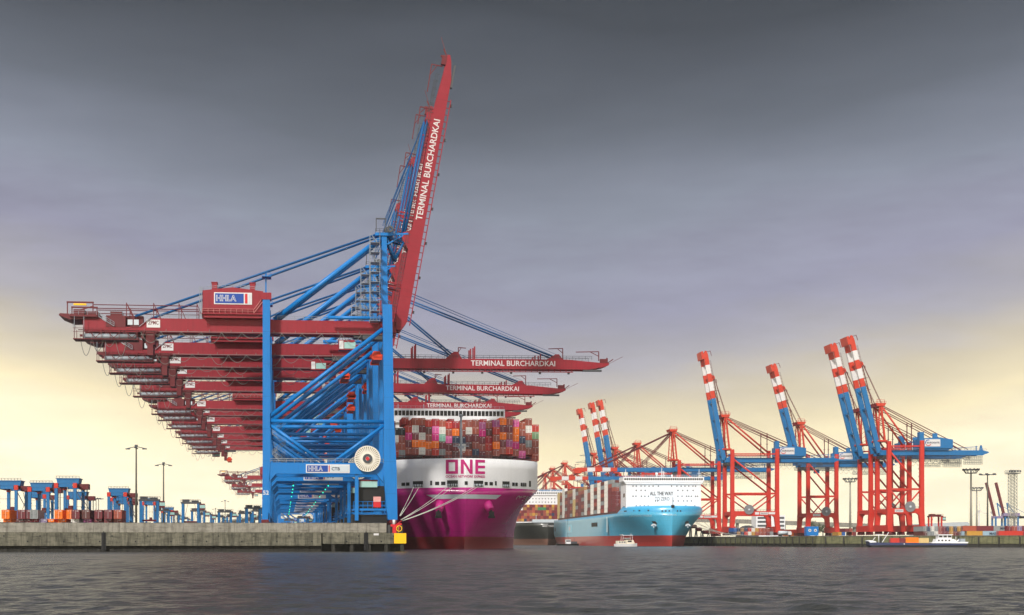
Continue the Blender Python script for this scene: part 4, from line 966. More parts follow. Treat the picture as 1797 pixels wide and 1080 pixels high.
def shore_crane(g):
    root = empty('gantry_crane'); RD, BL, AP = MT['ered'], MT['eblue'], MT['eorange']
    for v in (0, 20):
        for s, (a, nm) in enumerate(((0, 'waterside_leg'), (g, 'landside_leg'))):
            sg = 1 if s == 0 else -1; top = 61.5 if s == 0 else 62.0
            m = MB(); m.prism([(a - 1.9 * sg, 2.2), (a + .9 * sg, 2.2), (a + 2.1 * sg, 13.0), (a + 1.4 * sg, 18.5), (a + 1.25 * sg, top), (a - 1.25 * sg, top), (a - 1.35 * sg, 18)], v - 1.1, v + 1.1); m.build(nm, RD, root)
        m = MB(); m.prism([(2.0, 12.8), (3.6, 14.2), (g - 3.6, 14.2), (g - 2.0, 12.8), (g - 1.35, 17.4), (1.35, 17.4)], v - .9, v + .9); m.build('portal_beam', RD, root)
        m = MB(); m.beam((1.2, v, 30), (g - 1.2, v, 30), 1.2, 1.3); m.build('tie_beam', RD, root)
        m = MB(); m.tube((1, v, 54.5), (g - 1.0, v, 31), .6, 8); m.build('diagonal_brace', RD, root)
        m = MB(); m.tube((1, v, 29.2), (g * .55, v, 17.2), .5, 8); m.build('diagonal_brace', RD, root)
        m = MB(); m.tube((g - 1, v, 29.2), (g * .47, v, 17.2), .5, 8); m.build('diagonal_brace', RD, root)
        m = MB(); m.beam((.5, v, 58.3), (g - .5, v, 58.3), .9, .9); m.build('tie_beam', RD, root)
    for a in (0, g):
        m = MB(); m.box(a - 1.7, a + 1.7, -2.4, 22.4, 2.2, 6.4); m.build('sill_beam', RD, root)
        m = MB(); m.box(a - .9, a + .9, 1.1, 18.9, 14.6, 17.0); m.build('cross_beam', RD, root)
        for v in (-.5, 5, 15, 20.5):
            m = MB(); m.prism([(-2.0, 1.0), (-1.2, 2.2), (1.2, 2.2), (2.0, 1.0)], a - .9, a + .9, 'x')
            m.v = [(x, y + v, z) for x, y, z in m.v]
            for k_ in (-1.3, 0, 1.3): m.tube((a - 1.0, v + k_, .62), (a + 1.0, v + k_, .62), .6, 10)
            m.build('bogie', MT['red2'], root)
    # girder, machinery house
    m = MB()
    for v in (5.0, 15.4): m.box(-4.2, g + 43, v - 1, v + 1, 52.6, 55.9); m.prism([(g + 43, 52.9), (g + 46.5, 54.2), (g + 46.5, 54.9), (g + 43, 55.9)], v - 1, v + 1)
    for u in (0, g, g + 20, g + 40): m.box(u - 1, u + 1, 6, 14.4, 53, 55)
    m.build('main_girder', BL, root)
    m = MB(); m.prism([(g + 1.7, 57), (g + 21.5, 57), (g + 21.5, 62.8), (g + 13, 64.2), (g + 1.7, 63.6)], 1.6, 18)
    m.prism([(g + 3, 55.9), (g + 19, 55.9), (g + 21.5, 57), (g + 1.7, 57)], 2.6, 17); mh = m.build('machinery_house', BL, root)
    for u, z0, z1 in ((g + .2, 59.5, 67.6), (g + 10.3, 63.2, 67.0)): m = MB(); m.box(u - 1.5, u + 1.5, .2 if z0 < 60 else 3, 4, z0, z1); m.build('vent', BL, mh)
    m = MB(); m.box(g + 2.6, g + 13.0, 1.4, 1.6, 58.2, 63.0); m.build('sign_panel', MT['lwhite'], mh)
    m = MB(); m.m = 0; m.ring((g + 5.0, 0, 60.6), 1.6, 2.1, 1.28, 1.38, 14, 70, 200); m.m = 1; m.ring((g + 5.0, 0, 60.6), 1.6, 2.1, 1.28, 1.38, 14, 215, 330); m.build('swoosh_emblem', [MT['signblue'], MT['signred']], mh)
    lettering('EUROGATE', 8.2, 1.15, MT['signnavy'], mh, (g + 8.3, 1.3, 60.7), .03)
    m = MB()
    for z0, x0, x1 in ((50.2, -2, g + 34), (46.8, g + 14, g + 28), (46.8, g + 30, g + 42), (49.8, g + 30, g + 42)):
        m.rail((x0, 3, z0), (x1, 3, z0), 2.2, 1.5, .1); m.box(x0, x1, 3, 5, z0 - .15, z0); m.rail((x0, 5, z0), (x1, 5, z0), 2.2, 1.5, .1)
    x = -1
    while x < g + 34: m.beam((x, 4, 50), (x, 4.6, 53), .16); x += 4
    for k_ in range(int((g + 30) / 4)):
        m.path([Vector((k_ * 4 + 4 * i / 8, 2.2, 50 - 2.6 * (1 - (i / 4 - 1) ** 2))) for i in range(9)], .07, 4)
    m.build('hanging_walkway', MT['dsteel'], root)
    m = MB(); m.rail((g + 22, 4.2, 55.9), (g + 45, 4.2, 55.9), 1.2, 2, .08); m.build('tail_rail', MT['steel'], root)
    m = MB(); m.rail((1, 4.2, 55.9), (g, 4.2, 55.9), 1.2, 2, .08); m.build('girder_rail', MT['steel'], root)
    m = MB(); m.beam((g + 23, 6, 57.4), (g + 40, 6, 58.4), .35); m.beam((g + 39, 6, 56), (g + 39, 6, 59), .5); m.prism([(g + 41.4, 55.9), (g + 43.6, 55.9), (g + 42.8, 59.4), (g + 42.0, 59.4)], 6, 7); m.build('tail_gear', BL, root)
    # apex
    for v in (5, 15):
        m = MB(); m.beam((-.6, v, 61), (-3.2, v, 85), 1.1, 1.1, (0, 1, 0)); m.build('mast', AP, root)
        m = MB(); m.beam((-5.6, v, 61), (-4.2, v, 85), .7, .7, (0, 1, 0)); m.build('mast', AP, root)
        m = MB(); m.tube((-2.6, v, 84.6), (g * .74 if g < 30 else g - 4, v, 58.8), .62, 8); m.build('back_leg', AP, root)
        m = MB()
        for k_ in (0, 1): m.tube((-2.2, v, 85.2 - .9 * k_), (g + 33 - 5 * k_, v, 56.4), .3, 5)
        m.build('back_stay', MT['red2'], root)
    m = MB(); m.prism([(-6.2, 85), (-1.2, 85), (-.2, 87), (-7.2, 87)], 4, 16); m.beam((-2.6, 10, 62), (-2.6, 10, 85), .6); m.box(-6, .5, 3.5, 16.5, 61.5, 62.6)
    for k_ in range(7): m.beam((-5.4 + k_ * .15, 5, 62 + 3.2 * k_), (-1.2 - k_ * .25, 5, 65.2 + 3.2 * k_), .2); m.beam((-.6, 15, 62 + 3.2 * k_), (-5, 15, 65.2 + 3.2 * k_), .2)
    m.build('apex_frame', AP, root)
    m = MB(); m.rail((-7.2, 4, 87), (-.2, 4, 87), 1.1, 1.2, .08); m.beam((-6, 5, 87), (-6, 5, 89.6), .2); m.beam((-1, 5, 87), (-1, 5, 89.2), .2); m.beam((-6, 5, 89.4), (-1, 5, 89.2), .2); m.build('apex_rail', MT['eorange'], root)
    for u in (g * .72, g * .86):
        m = MB(); m.beam((u, 9, 56), (u, 9, 74), .5); m.beam((u - .9, 9, 66), (u + .9, 9, 66), .25); m.beam((u - .8, 9, 72), (u + .8, 9, 72), .25); m.build('stay_support', MT['red2'], root)
    # cable reel, portal sign
    m = MB(); m.tube((0, -.4, 0), (0, .3, 0), 1.2, 16); m.ring((0, 0, 0), 1.1, 3.3, -.12, .12, 28); m.ring((0, 0, 0), 3.2, 3.45, -.35, .35, 28)
    for k_ in range(20): a = R(k_ * 18); m.beam((1.2 * math.cos(a), -.2, 1.2 * math.sin(a)), (3.3 * math.cos(a), -.2, 3.3 * math.sin(a)), .12, .2, (0, 1, 0))
    rl = m.build('cable_reel', MT['reelgrey'], root, (g * .62 if g < 30 else g * .36, -1.5, 18.5))
    m = MB(); m.tube((0, -.7, 0), (0, -.4, 0), .7, 12); m.build('reel_hub', MT['signgrey'], rl)
    m = MB()
    for a, b in (((g * .5, g * .59), (g * .61, g * .79)) if g > 30 else ((g * .16, g * .42),)): m.box(a, b, -1.06, -.92, 14.9, 16.7)
    if g > 30: m.box(g * .8, g * .96, -1.06, -.92, 15.1, 16.7)
    sb = m.build('sign_board', MT['lwhite'], root)
    lettering('EUROGATE', 4.6 if g < 30 else 4.8, .9, MT['signnavy'], sb, (g * .29 if g < 30 else g * .70, -1.1, 15.8), .02)
    m = MB(); m.rail((2, -.9, 17.4), (g - 2, -.9, 17.4), 1.1, 2, .07)
    for k_ in range(14): m.box(g + 1.6, g + 3.0, 9.4, 10.6, 18 + 2.6 * k_, 18.1 + 2.6 * k_); m.beam((g + 1.6 + 1.3 * (k_ % 2), 9.4, 18 + 2.6 * k_), (g + 2.9 - 1.3 * (k_ % 2), 9.4, 20.6 + 2.6 * k_), .1)
    m.build('access_stairs', MT['dsteel'], root)
    bo = stripes_boom(0).build('boom', [BL, MT['eorange'], MT['lwhite']], root, EH)
    m = MB(); m.rail((-72, 4.2, 1.5), (-2, 4.2, 1.5), 1.2, 2.4, .09); m.rail((-72, 16.2, 1.5), (-2, 16.2, 1.5), 1.2, 2.4, .09)
    m.beam((-79, 6, 1), (-79, 6, 4.2), .3); m.beam((-79.4, 6, 4.0), (-75.5, 6, 4.4), .3); m.beam((-58, 6, 1.5), (-58, 6, 5), .3); m.beam((-58, 6, 5), (-55.5, 6, 4.6), .3); m.build('walkway_rail', MT['red2'], bo)
    m = MB(); m.box(-2, 7, 5, 15, 50.6, 52.4); tr = m.build('trolley', MT['dsteel'], root)
    m = MB(); m.box(7, 10.5, 5, 8, 47.8, 50.8); m.build('operator_cab', MT['eblue'], tr)
    link('fore_stay', e_stays(0).mesh('fore_stay', MT['red2']), root)
    return root
protoA = shore_crane(32.3); protoB = shore_crane(21.7)
ES = {}
def e_stay_mesh(a):
    a = round(a, 3)
    if a not in ES: ES[a] = e_stays(a).mesh('fore_stay', MT['red2'])
    return ES[a]
elist = [('A', 1285, 950, 80.0, 'red gantry crane right of the sky blue ship, blue boom raised, wide portal'), ('B', 1418, 1008, 75.5, 'red gantry crane standing alone mid right, smallest of four tall raised blue booms'),
         ('B', 1528, 905, 76.2, 'red gantry crane, rear one of the close pair with raised blue booms at right'), ('B', 1560, 872, 76.2, 'rightmost red gantry crane, nearest of the close pair, blue girder reaching right'),
         ('A', 1192, 1074, 0, 'red gantry crane behind the white accommodation block, its blue boom lowered'), ('A', 1128, 1220, 0, 'red gantry crane left of the accommodation block, second lowered striped boom'),
         ('A', 1088, 1276, 80.6, 'distant red crane with raised striped boom, right one of the close pair above the cargo'), ('A', 1073, 1300, 80.6, 'distant red crane with raised striped boom, left one of the close pair above the cargo'),
         ('A', 1050, 1360, 80.8, 'distant red crane with raised striped boom, leftmost of the three over the sky blue cargo'), ('A', 998, 1525, 0, 'distant red crane with peaked apex and lowered boom right of the magenta ship'),
         ('A', 976, 1640, 0, 'far red crane with lowered boom, second apex from the magenta ship'), ('A', 962, 1760, 0, 'farthest red crane with lowered boom, apex closest to the magenta ship')]
used = set()
for ty, px, d, ang, lab in elist:
    src = protoA if ty == 'A' else protoB
    o = src if ty not in used else copy_tree(src); used.add(ty)
    X = (px - XC) * d / F; o.location = (X, d, 7.3); o.rotation_euler = (0, 0, MR)
    a = R(ang); part(o, 'boom')[0].rotation_euler = (0, a, 0); part(o, 'fore_stay')[0].data = e_stay_mesh(a)
    tag(o, lab, 'gantry crane', 'red shore cranes with blue booms')

# ------------------------------------------------------------------ yard on the left: stacking cranes, straddle carriers, masts, containers
def stacking_crane():
    root = empty('stacking_crane'); B = MT['blue2']; m = MB()
    for y in (0, 22):
        for x in (-4.2, 3.4): l = MB(); l.box(x - .62, x + .62, y - .6, y + .6, 1.0, 20.4); l.build('leg', MT['eblue'], root); l = MB(); l.box(x - .8, x + .8, y - .8, y + .8, 20.4, 22.8); l.build('corner_block', MT['ered'], root); l = MB(); l.box(x - 1.6, x + 1.6, y - .6, y + .6, .1, 1.0); l.build('wheel_set', MT['red2'], root)
        l = MB(); l.box(-3.1, 2.3, y - .6, y + .6, 20.9, 22.4); l.build('end_tie', MT['eblue'], root)
    for x in (-4.2, 3.4): l = MB(); l.box(x - .7, x + .7, 1, 21, 21, 22.6); l.build('girder', MT['red2'], root)
    l = MB(); l.prism([(-4.8, 22.8), (3.8, 22.8), (4.2, 25.2), (-5.2, 25.2)], 6, 14); l.box(-5.5, 4.5, 5.7, 14.3, 25.2, 25.45); l.build('trolley_house', MT['eblue'], root)
    l = MB(); l.box(4.5, 8.2, 4, 9, 20.0, 22.6); l.build('drive_house', MT['red2'], root)
    l = MB(); l.rail((-5.2, 5.8, 25.5), (4.2, 5.8, 25.5), 1, 1.2, .07); l.tube((5.2, 5, 20), (6.2, 5, 15), .1, 4); l.tube((6.2, 5, 15), (5.0, 5, 11), .1, 4); l.tube((7.4, 6, 20), (7.4, 6, 1), .22, 5)
    for k_ in range(6): l.beam((-3.2, 0, 2 + 3 * k_), (-4.8, 2, 5 + 3 * k_), .12)
    l.beam((4, 0, 19), (7.6, 0, 11), .3); l.beam((-3.4, 0, 16), (2.6, 0, 16), .14); l.build('pipe_frame', MT['dsteel'], root)
    l = MB(); l.box(-1.6, 1.6, 5, 17, 10, 11); l.box(-.9, .9, 9, 12, 11, 12.4)
    for x in (-1, 1): l.tube((x, 10, 12), (x, 10, 22), .06, 4)
    l.build('spreader', MT['red2'], root)
    return root
pr = stacking_crane()
slist = [(14, 842, 560, 'blue stacking crane cut by the left edge of the picture'), (70, 846, 560, 'blue stacking crane second from the left with a long red drive house'), (117, 838, 545, 'tallest blue stacking crane behind the orange containers'), (134, 862, 660, 'lower blue stacking crane right of the tallest one'),
         (66, 860, 655, 'low blue stacking crane behind the grey container'), (207, 856, 620, 'front blue stacking crane of the group left of the tall light mast'), (210, 866, 680, 'second blue stacking crane of the group left of the light mast'), (214, 872, 760, 'third blue stacking crane in the group left of the light mast'),
         (262, 874, 900, 'small blue stacking crane seen behind the first straddle carrier'), (294, 890, 1100, 'smallest distant blue stacking crane left of the second straddle carrier')]
for i, (px, yt, d, lab) in enumerate(slist):
    o = pr if i == 0 else copy_tree(pr)
    z = HC + (YC - yt) * d / F; o.location = ((px - XC) * d / F, d, QZ); o.rotation_euler = (0, 0, ROTQ); s = (z - QZ) / 25.5; o.scale = (1.0, 1.0, s)
    tag(o, lab, 'stacking crane', 'blue stacking cranes in the left yard')
def straddle_carrier(body, top, low):
    root = empty('straddle_carrier')
    for y in (0, 4.6):
        for x in (-3.4, 3.0): l = MB(); l.box(x - .45, x + .45, y - .4, y + .4, 1.4, 11.6); l.build('leg', body, root)
        l = MB(); l.box(-5.0, 4.8, y - .5, y + .5, .9, 1.9); l.build('side_beam', low, root)
        for x in (-4, -1.4, 1.4, 4): l = MB(); l.tube((x, y - .4, .75), (x, y + .4, .75), .75, 12); l.build('wheel', MT['black'], root)
    l = MB(); l.box(-4.2, 4.0, -.5, 5.1, 11.6, 12.3); l.box(-3.6, -.8, .2, 4.4, 12.3, 13.3); l.box(.2, 3, .4, 4.2, 12.3, 13.0); l.rail((-4.2, -.5, 12.3), (4, -.5, 12.3), 1.0, 1, .06); l.build('top_platform', top, root)
    l = MB(); l.box(3.6, 5.8, -.2, 2.2, 9.0, 11.6); l.m = 1; l.box(3.7, 5.9, -.25, 2.25, 9.7, 11.0); l.build('cab', [low, MT['cabglass']], root)
    l = MB(); l.box(-3.0, 2.6, 1.2, 3.4, 3.6, 4.3); l.beam((-3, 2.2, 4.2), (-1.4, 2.2, 11.6), .12); l.beam((2.6, 2.2, 4.2), (1.4, 2.2, 11.6), .12); l.build('spreader', low, root)
    return root
sc0 = straddle_carrier(MT['eblue'], MT['dsteel'], MT['red2'])
for i, (px, d, lab) in enumerate(((263, 520, 'largest blue straddle carrier with red beams behind the flood wall'), (335, 556, 'blue straddle carrier standing upright between two light masts'), (305, 800, 'small straddle carrier left of the upright one'), (361, 790, 'small red topped straddle carrier right of the upright one'),
                                  (384, 860, 'small straddle carrier at left of the pair in mid yard'), (408, 850, 'red topped straddle carrier at right of the pair in mid yard'), (446, 640, 'dark straddle carrier close to the nearest crane leg'), (322, 930, 'small far straddle carrier between the two light masts and behind others'), (432, 760, 'straddle carrier just left of the dark one by crane leg'), (424, 1050, 'tiny far straddle carrier near the sloping road ramp'), (286, 690, 'straddle carrier close behind the largest one, under the second light mast'), (348, 700, 'straddle carrier partly behind the upright one between the light masts'), (396, 720, 'straddle carrier standing in front of the pair in mid yard'), (455, 700, 'straddle carrier half hidden by the nearest crane leg'), (533, 900, 'straddle carrier seen under the crane portals, right one'), (508, 1000, 'straddle carrier seen under the crane portals, left one'))):
    o = sc0 if i == 0 else copy_tree(sc0); o.location = ((px - XC) * d / F, d, QZ); o.rotation_euler = (0, 0, ROTQ + (0 if i % 2 else .15)); tag(o, lab, 'straddle carrier', 'straddle carriers in the left yard')

def light_mast(h, kind, m_):
    root = empty('light_mast')
    l = MB(); l.tube((0, 0, 0), (0, 0, h), .55 if kind != 'crown' else .9, 10, .3 if kind != 'crown' else .5); l.build('pole', m_, root)
    l = MB()
    if kind == 'arms':
        l.beam((-4.2, 0, h - .9), (0, 0, h), .45, .3); l.beam((4.2, 0, h - .9), (0, 0, h), .45, .3); l.beam((0, -3.5, h - .7), (0, 3.5, h - .7), .4); l.box(-4.8, -2.8, -.5, .5, h - 1.3, h - .85); l.box(2.8, 4.8, -.5, .5, h - 1.3, h - .85); l.box(-.6, .6, -.6, .6, h - .4, h + .8)
    elif kind == 'crown':
        for r_, z in ((5.2, h), (3.6, h - 2.4)): l.ring((0, 0, 0), r_ - .35, r_, 0, .4, 20); n_ = 82; l.v[-n_ - 2:] = [(x, zz2, z + y) for x, y, zz2 in l.v[-n_ - 2:]]
        for k_ in range(12): a = R(30 * k_); l.beam((3.4 * math.cos(a), 3.4 * math.sin(a), h - 2.4), (5 * math.cos(a), 5 * math.sin(a), h), .25); l.beam((0, 0, h - 2.4), (3.5 * math.cos(a), 3.5 * math.sin(a), h - 2.2), .2); l.box(5 * math.cos(a) - .4, 5 * math.cos(a) + .4, 5 * math.sin(a) - .4, 5 * math.sin(a) + .4, h - .4, h + .8)
    else:
        for a in (0, 60, 120): c_, s_ = math.cos(R(a)), math.sin(R(a)); l.beam((-3.6 * c_, -3.6 * s_, h - .2), (3.6 * c_, 3.6 * s_, h - .2), .35); l.box(-4.2 * c_ - .6, -4.2 * c_ + .6, -4.2 * s_ - .6, -4.2 * s_ + .6, h - .3, h + .5); l.box(4.2 * c_ - .6, 4.2 * c_ + .6, 4.2 * s_ - .6, 4.2 * s_ + .6, h - .3, h + .5)
    l.build('lamp_head', MT['dsteel'], root); return root
POLE = mat('dark_mast_steel', rgb(82, 78, 68), .6, .1, .5); POLE2 = mat('pale_mast_concrete', rgb(150, 146, 134), .8, .1, .4)
for i, (px, yt, d, kind, lab) in enumerate(((239, 784, 600, 'arms', 'tallest dark light mast with two arms in the left yard'), (287, 814, 740, 'arms', 'second tall light mast right of the tallest one'), (395, 879, 1500, 'arms', 'small far light mast in the middle of the left yard'), (378, 893, 1900, 'arms', 'tiny far light mast left of the small one in mid yard'), (422, 896, 1900, 'arms', 'tiny far light mast next to the nearest crane leg'),
        (157, 872, 1300, 'cross', 'thin far mast just right of the orange containers'), (168.6, 875, 1300, 'cross', 'left one of two thin far masts over the maroon containers'), (173, 876, 1300, 'cross', 'right one of two thin far masts over the maroon containers'),
        (1704, 825, 900, 'crown', 'tallest pale light mast with round lamp crown at right'), (1714, 857, 1150, 'crown', 'shorter pale light mast with lamp crown behind the tallest'), (1733, 833, 760, 'cross', 'thin dark light mast with spread lamps at right'), (1492, 841, 1000, 'crown', 'pale light mast with lamp crown between the red cranes'))):
    z0 = QZ if px < 600 else 7.2; top = HC + (YC - yt) * d / F
    o = light_mast(top - z0, kind, POLE2 if kind == 'crown' else POLE); o.location = ((px - XC) * d / F, d, z0); tag(o, lab, 'light mast', 'light masts of the harbour')

YL = [(2, 1, 'orange'), (30, 1, 'maroon'), (40, 1, 'maroon'), (52, 1, 'grey'), (95, 1, 'orange'), (116, 1, 'orange'), (125, 1, 'maroon'), (143, 1, 'dark brown'), (165, 1, 'maroon'), (182, 1, 'maroon'), (199, 1, 'rust brown'),
      (5, 0, 'orange'), (27, 0, 'dark brown'), (40, 0, 'maroon'), (53, 0, 'crimson'), (68, 0, 'lilac'), (80, 0, 'orange'), (101, 0, 'orange'), (124, 0, 'white'), (146, 0, 'purple pink'), (165, 0, 'maroon'), (182, 0, 'maroon'), (199, 0, 'brown')]
for i, (px, t, c) in enumerate(YL):
    d = 424 + (0 if t else 1.5) + (i % 3) * .6; X = (px + 7.5 - XC) * d / F
    container(c, (X, d, QZ + .02 + 2.9 * t), ROTQ, '%s container, %s tier behind the flood wall, %s from left' % (c, 'upper' if t else 'lower', ORD[i if t else i - 11]), 'containers behind the flood wall at left', h=2.88)

# ------------------------------------------------------------------ yard and skyline on the right
rcols = ['navy', 'yellow', 'grey', 'red', 'brown', 'ochre', 'rust brown', 'blue', 'white', 'maroon', 'navy', 'brown']
def rc(px, d, t, c, lab, grp, side=False, z0=7.3):
    X = (px - XC) * d / F
    container(c, (X - (6.1 if side else 0), d, z0 + 2.62 * t), R(-90) + MR if side else MR, lab, grp)
n_ = 0
for k_ in range(11):
    for t in (0, 1):
        c = rcols[(k_ * 5 + t * 7) % 12]; rc(1290 + 6.4 * k_, 930, t, c, '%s container, %s tier, %s from left under the leftmost tall red crane' % (c, ('lower', 'upper')[t], ORD[k_]), 'containers under the first red crane')
for k_, c in enumerate(('rust brown', 'red')): rc(1376 + 24 * k_, 1050, 1, c, '%s long container lying sideways %s the gap right of the first red crane' % (c, ('in', 'at the end of')[k_]), 'sideways containers between the red cranes', True)
for k_, c in enumerate(('orange', 'brown')): rc(1388 + 18 * k_, 1040, 0, c, '%s container low on the ground %s of the gap between red cranes' % (c, ('in the middle', 'at right')[k_]), 'low containers between the red cranes', True)
for k_, (c, t) in enumerate((('yellow', 0), ('blue', 0), ('maroon', 1), ('brown', 1), ('maroon', 0), ('dark brown', 1), ('brown', 0))): rc(1474 + 6.4 * (k_ % 5) + (k_ // 5) * 18, 960, t, c, '%s container in the short stack right of the second red crane, %s from left' % (c, ORD[k_]), 'containers right of the second red crane')
for k_ in range(11):
    for t in (0, 1):
        c = ['grey', 'navy', 'white', 'grey', 'brown', 'maroon', 'navy', 'yellow', 'navy', 'yellow', 'maroon'][k_] if t else ['dark brown', 'grey', 'grey', 'white', 'brown', 'maroon', 'maroon', 'yellow', 'maroon', 'dark brown', 'pale blue'][k_]
        rc(1624 + 6.6 * k_, 690, t, c, '%s container, %s tier, %s place right of the rightmost red crane' % (c, ('lower', 'upper')[t], ORD[k_]), 'containers right of the last red crane', z0=5.5)
for px, t, c, lab in ((1703, 1, 'rust brown', 'rust brown container on its long side over the yellow one at right'), (1727, 1, 'maroon', 'maroon long side container right of the rust brown one'), (1710, 0, 'yellow', 'yellow long side container in the lower row at right'), (1738, 0, 'pale blue', 'pale blue container with white lettering in the lower row'),
                      (1757, 1, 'grey', 'grey container with dark lettering in the upper row at right'), (1766, 0, 'red', 'red long side container beside the pale blue one')):
    rc(px + 6, 672 if c != 'red' else 666, t, c, lab, 'long side containers at the right', True, z0=5.5)
for k_ in range(6):
    for t in (0, 1):
        c = ['maroon', 'brown', 'lilac', 'maroon', 'red', 'grey'][k_] if t else ['dark brown', 'white', 'maroon', 'crimson', 'brown', 'maroon'][k_]
        rc(1772 + 8.6 * k_, 668, t, c, '%s container, %s tier, %s from left in the block at right edge' % (c, ('lower', 'upper')[t], ORD[k_]), 'containers at the right edge', z0=5.5)
# red straddle carrier at right
o = straddle_carrier(MT['ered'], MT['red2'], MT['red2']); o.location = ((1644 - XC) * 850 / F, 850, 7.2); tag(o, 'red straddle carrier above the containers right of the last red crane', 'straddle carrier')
# blue equipment housing with two round lamps
b = empty('equipment_container', ((1426 - XC) * 890 / F, 890, 6.6), MR, 'blue equipment box with two round white discs under the second red crane', 'equipment box')
m = MB(); m.box(-4, 4, 0, 5, .3, 6.0); m.box(-4.1, 4.1, -.05, 5.1, 6.0, 6.4); m.build('body', MT['blue'], b)
for x in (-1.9, 1.9): m = MB(); m.tube((x, -.15, 3.8), (x, 0, 3.8), 1.0, 16); m.build('disc', MT['lwhite'], b)
for x in (-1.9, 1.9): m = MB(); m.tube((x, -.2, 3.8), (x, -.15, 3.8), .4, 12); m.build('disc_centre', MT['signnavy'], b)
b = empty('tank_lorry', ((1376 - XC) * 900 / F, 900, 6.5), MR, 'pale rounded tank lorry right of the first red crane', 'lorry')
m = MB(); m.tube((-3.5, 1.2, 2.4), (2.6, 1.2, 2.4), 1.25, 14); m.build('tank', MT['signgrey'], b); m = MB(); m.prism([(2.8, .9), (5.2, .9), (5.2, 2.4), (4.7, 3.4), (2.8, 3.4)], 0, 2.4); m.build('cab', MT['lwhite'], b)
m = MB(); m.box(-3.6, 5.0, .3, 2.1, .7, 1.1); m.build('chassis', MT['black'], b)
for x in (-2.8, -1.6, 4.1): m = MB(); m.tube((x, 0, .5), (x, 2.4, .5), .5, 10); m.build('wheel', MT['black'], b)
# office block, hall, viaduct
b = empty('office_building', ((1352 - XC) * 1350 / F, 1350, 7), 0, 'white office block with grey window bands behind the first red crane', 'office building')
m = MB(); m.box(-14.5, 15, 0, 18, 0, 23); m.box(-6, 5, 4, 12, 23, 26); m.build('wall', MT['white'], b)
for k_ in range(5):
    for x0, x1 in ((-13, 0), (7, 14)): m = MB(); m.box(x0, x1, -.2, 0, 3.2 + 4 * k_, 5.2 + 4 * k_); m.build('window', MT['dsteel'], b)
b = empty('warehouse', ((1660 - XC) * 1500 / F, 1500, 7), 0, 'long pale roofed warehouse behind the containers at right', 'warehouse')
m = MB(); m.box(-26, 26, 0, 40, 0, 13); m.build('wall', MT['signgrey'], b); m = MB(); m.prism([(-27, 13), (-27, 16), (24, 18.5), (26, 17), (26, 13)], -1, 42); m.build('roof', mat('pale_roof', rgb(176, 182, 186), .6, .1, .2), b)
b = empty('road_viaduct', (0, 0, 0), 0, 'grey elevated road viaduct crossing behind the red cranes', 'bridge')
def vp(px, py, d=1900): return at(px, py, d)
m = MB(); a, c = vp(1150, 911), vp(1520, 923.5); m.beam(a, c, 14, 4.6); m.beam(a + Vector((0, -6.5, 2.9)), c + Vector((0, -6.5, 2.9)), .4, 1.2); m.build('deck', MT['conc'], b)
for k_ in range(9):
    p = a.lerp(c, (k_ + .5) / 9); m = MB(); m.box(p.x - 1.6, p.x + 1.6, p.y - 3, p.y + 3, 6, p.z - 2.3); m.build('pillar', MT['conc'], b)
b = empty('road_viaduct', (0, 0, 0), 0, 'sloping grey road ramp left of the nearest blue crane leg', 'bridge')
m = MB(); a, c = vp(396, 918, 1900), vp(520, 898, 2100); m.beam(a, c, 14, 5); m.build('deck', MT['conc'], b)
for k_ in range(4): p = a.lerp(c, (k_ + .5) / 4); m = MB(); m.box(p.x - 1.8, p.x + 1.8, p.y - 3, p.y + 3, 6, p.z - 2); m.build('pillar', MT['conc'], b)
b = empty('storage_dome', ((1314 - XC) * 1300 / F, 1300, 7), 0, 'grey ribbed dome shed behind the coloured containers', 'shed')
m = MB()
for k_ in range(10): a0, a1 = R(18 * k_), R(18 * k_ + 18); m.add([(10 * math.cos(a0), 0, 12 * math.sin(a0)), (10 * math.cos(a1), 0, 12 * math.sin(a1)), (10 * math.cos(a1), 12, 12 * math.sin(a1)), (10 * math.cos(a0), 12, 12 * math.sin(a0)), (0, 0, 0)], [(0, 1, 2, 3), (4, 1, 0)])
m.build('roof', MT['dsteel'], b)
# lattice tower, pylon, wind turbines, harbour cranes
b = empty('lattice_tower', ((1777 - XC) * 1000 / F, 1000, 7), 0, 'pale lattice steel tower with lamp platform at the right edge', 'tower')
m = MB(); h = HC + (YC - 832) * 1000 / F - 7
for x in (-2.3, 2.3):
    for y in (-2.3, 2.3): m.beam((x, y, 0), (x, y, h), .35)
n_ = int(h / 2.4)
for k_ in range(n_):
    z = k_ * h / n_; z1 = z + h / n_
    for y in (-2.3, 2.3): m.beam((-2.3, y, z), (2.3, y, z1), .2); m.beam((2.3, y, z), (-2.3, y, z1), .2); m.beam((-2.3, y, z), (2.3, y, z), .16)
    for x in (-2.3, 2.3): m.beam((x, -2.3, z), (x, 2.3, z1), .18)
m.build('lattice', POLE2, b)
m = MB(); m.box(-4, 4, -4, 4, h, h + .4); m.rail((-4, -4, h), (4, -4, h), 2.6, 1, .14); m.rail((-4, 4, h), (4, 4, h), 2.6, 1, .14)
for x in (-4, -2, 0, 2, 4): m.box(x - .5, x + .5, -4.4, -3.8, h + 1.2, h + 2.4)
m.build('lamp_platform', MT['dsteel'], b)
b = empty('power_pylon', ((1030 - XC) * 2600 / F, 2600, 7), 0, 'faint lattice power pylon behind the distant red cranes', 'pylon')
m = MB(); h = 175
for sx in (-1, 1):
    for sy in (-1, 1): m.beam((sx * 14, sy * 14, 0), (sx * 1.5, sy * 1.5, h), .7)
for k_ in range(12):
    t0, t1 = k_ / 12, (k_ + 1) / 12; w0, w1 = 14 - 12.5 * t0, 14 - 12.5 * t1
    for sy in (-1, 1): m.beam((-w0, sy * w0, h * t0), (w1, sy * w1, h * t1), .4); m.beam((w0, sy * w0, h * t0), (-w1, sy * w1, h * t1), .4)
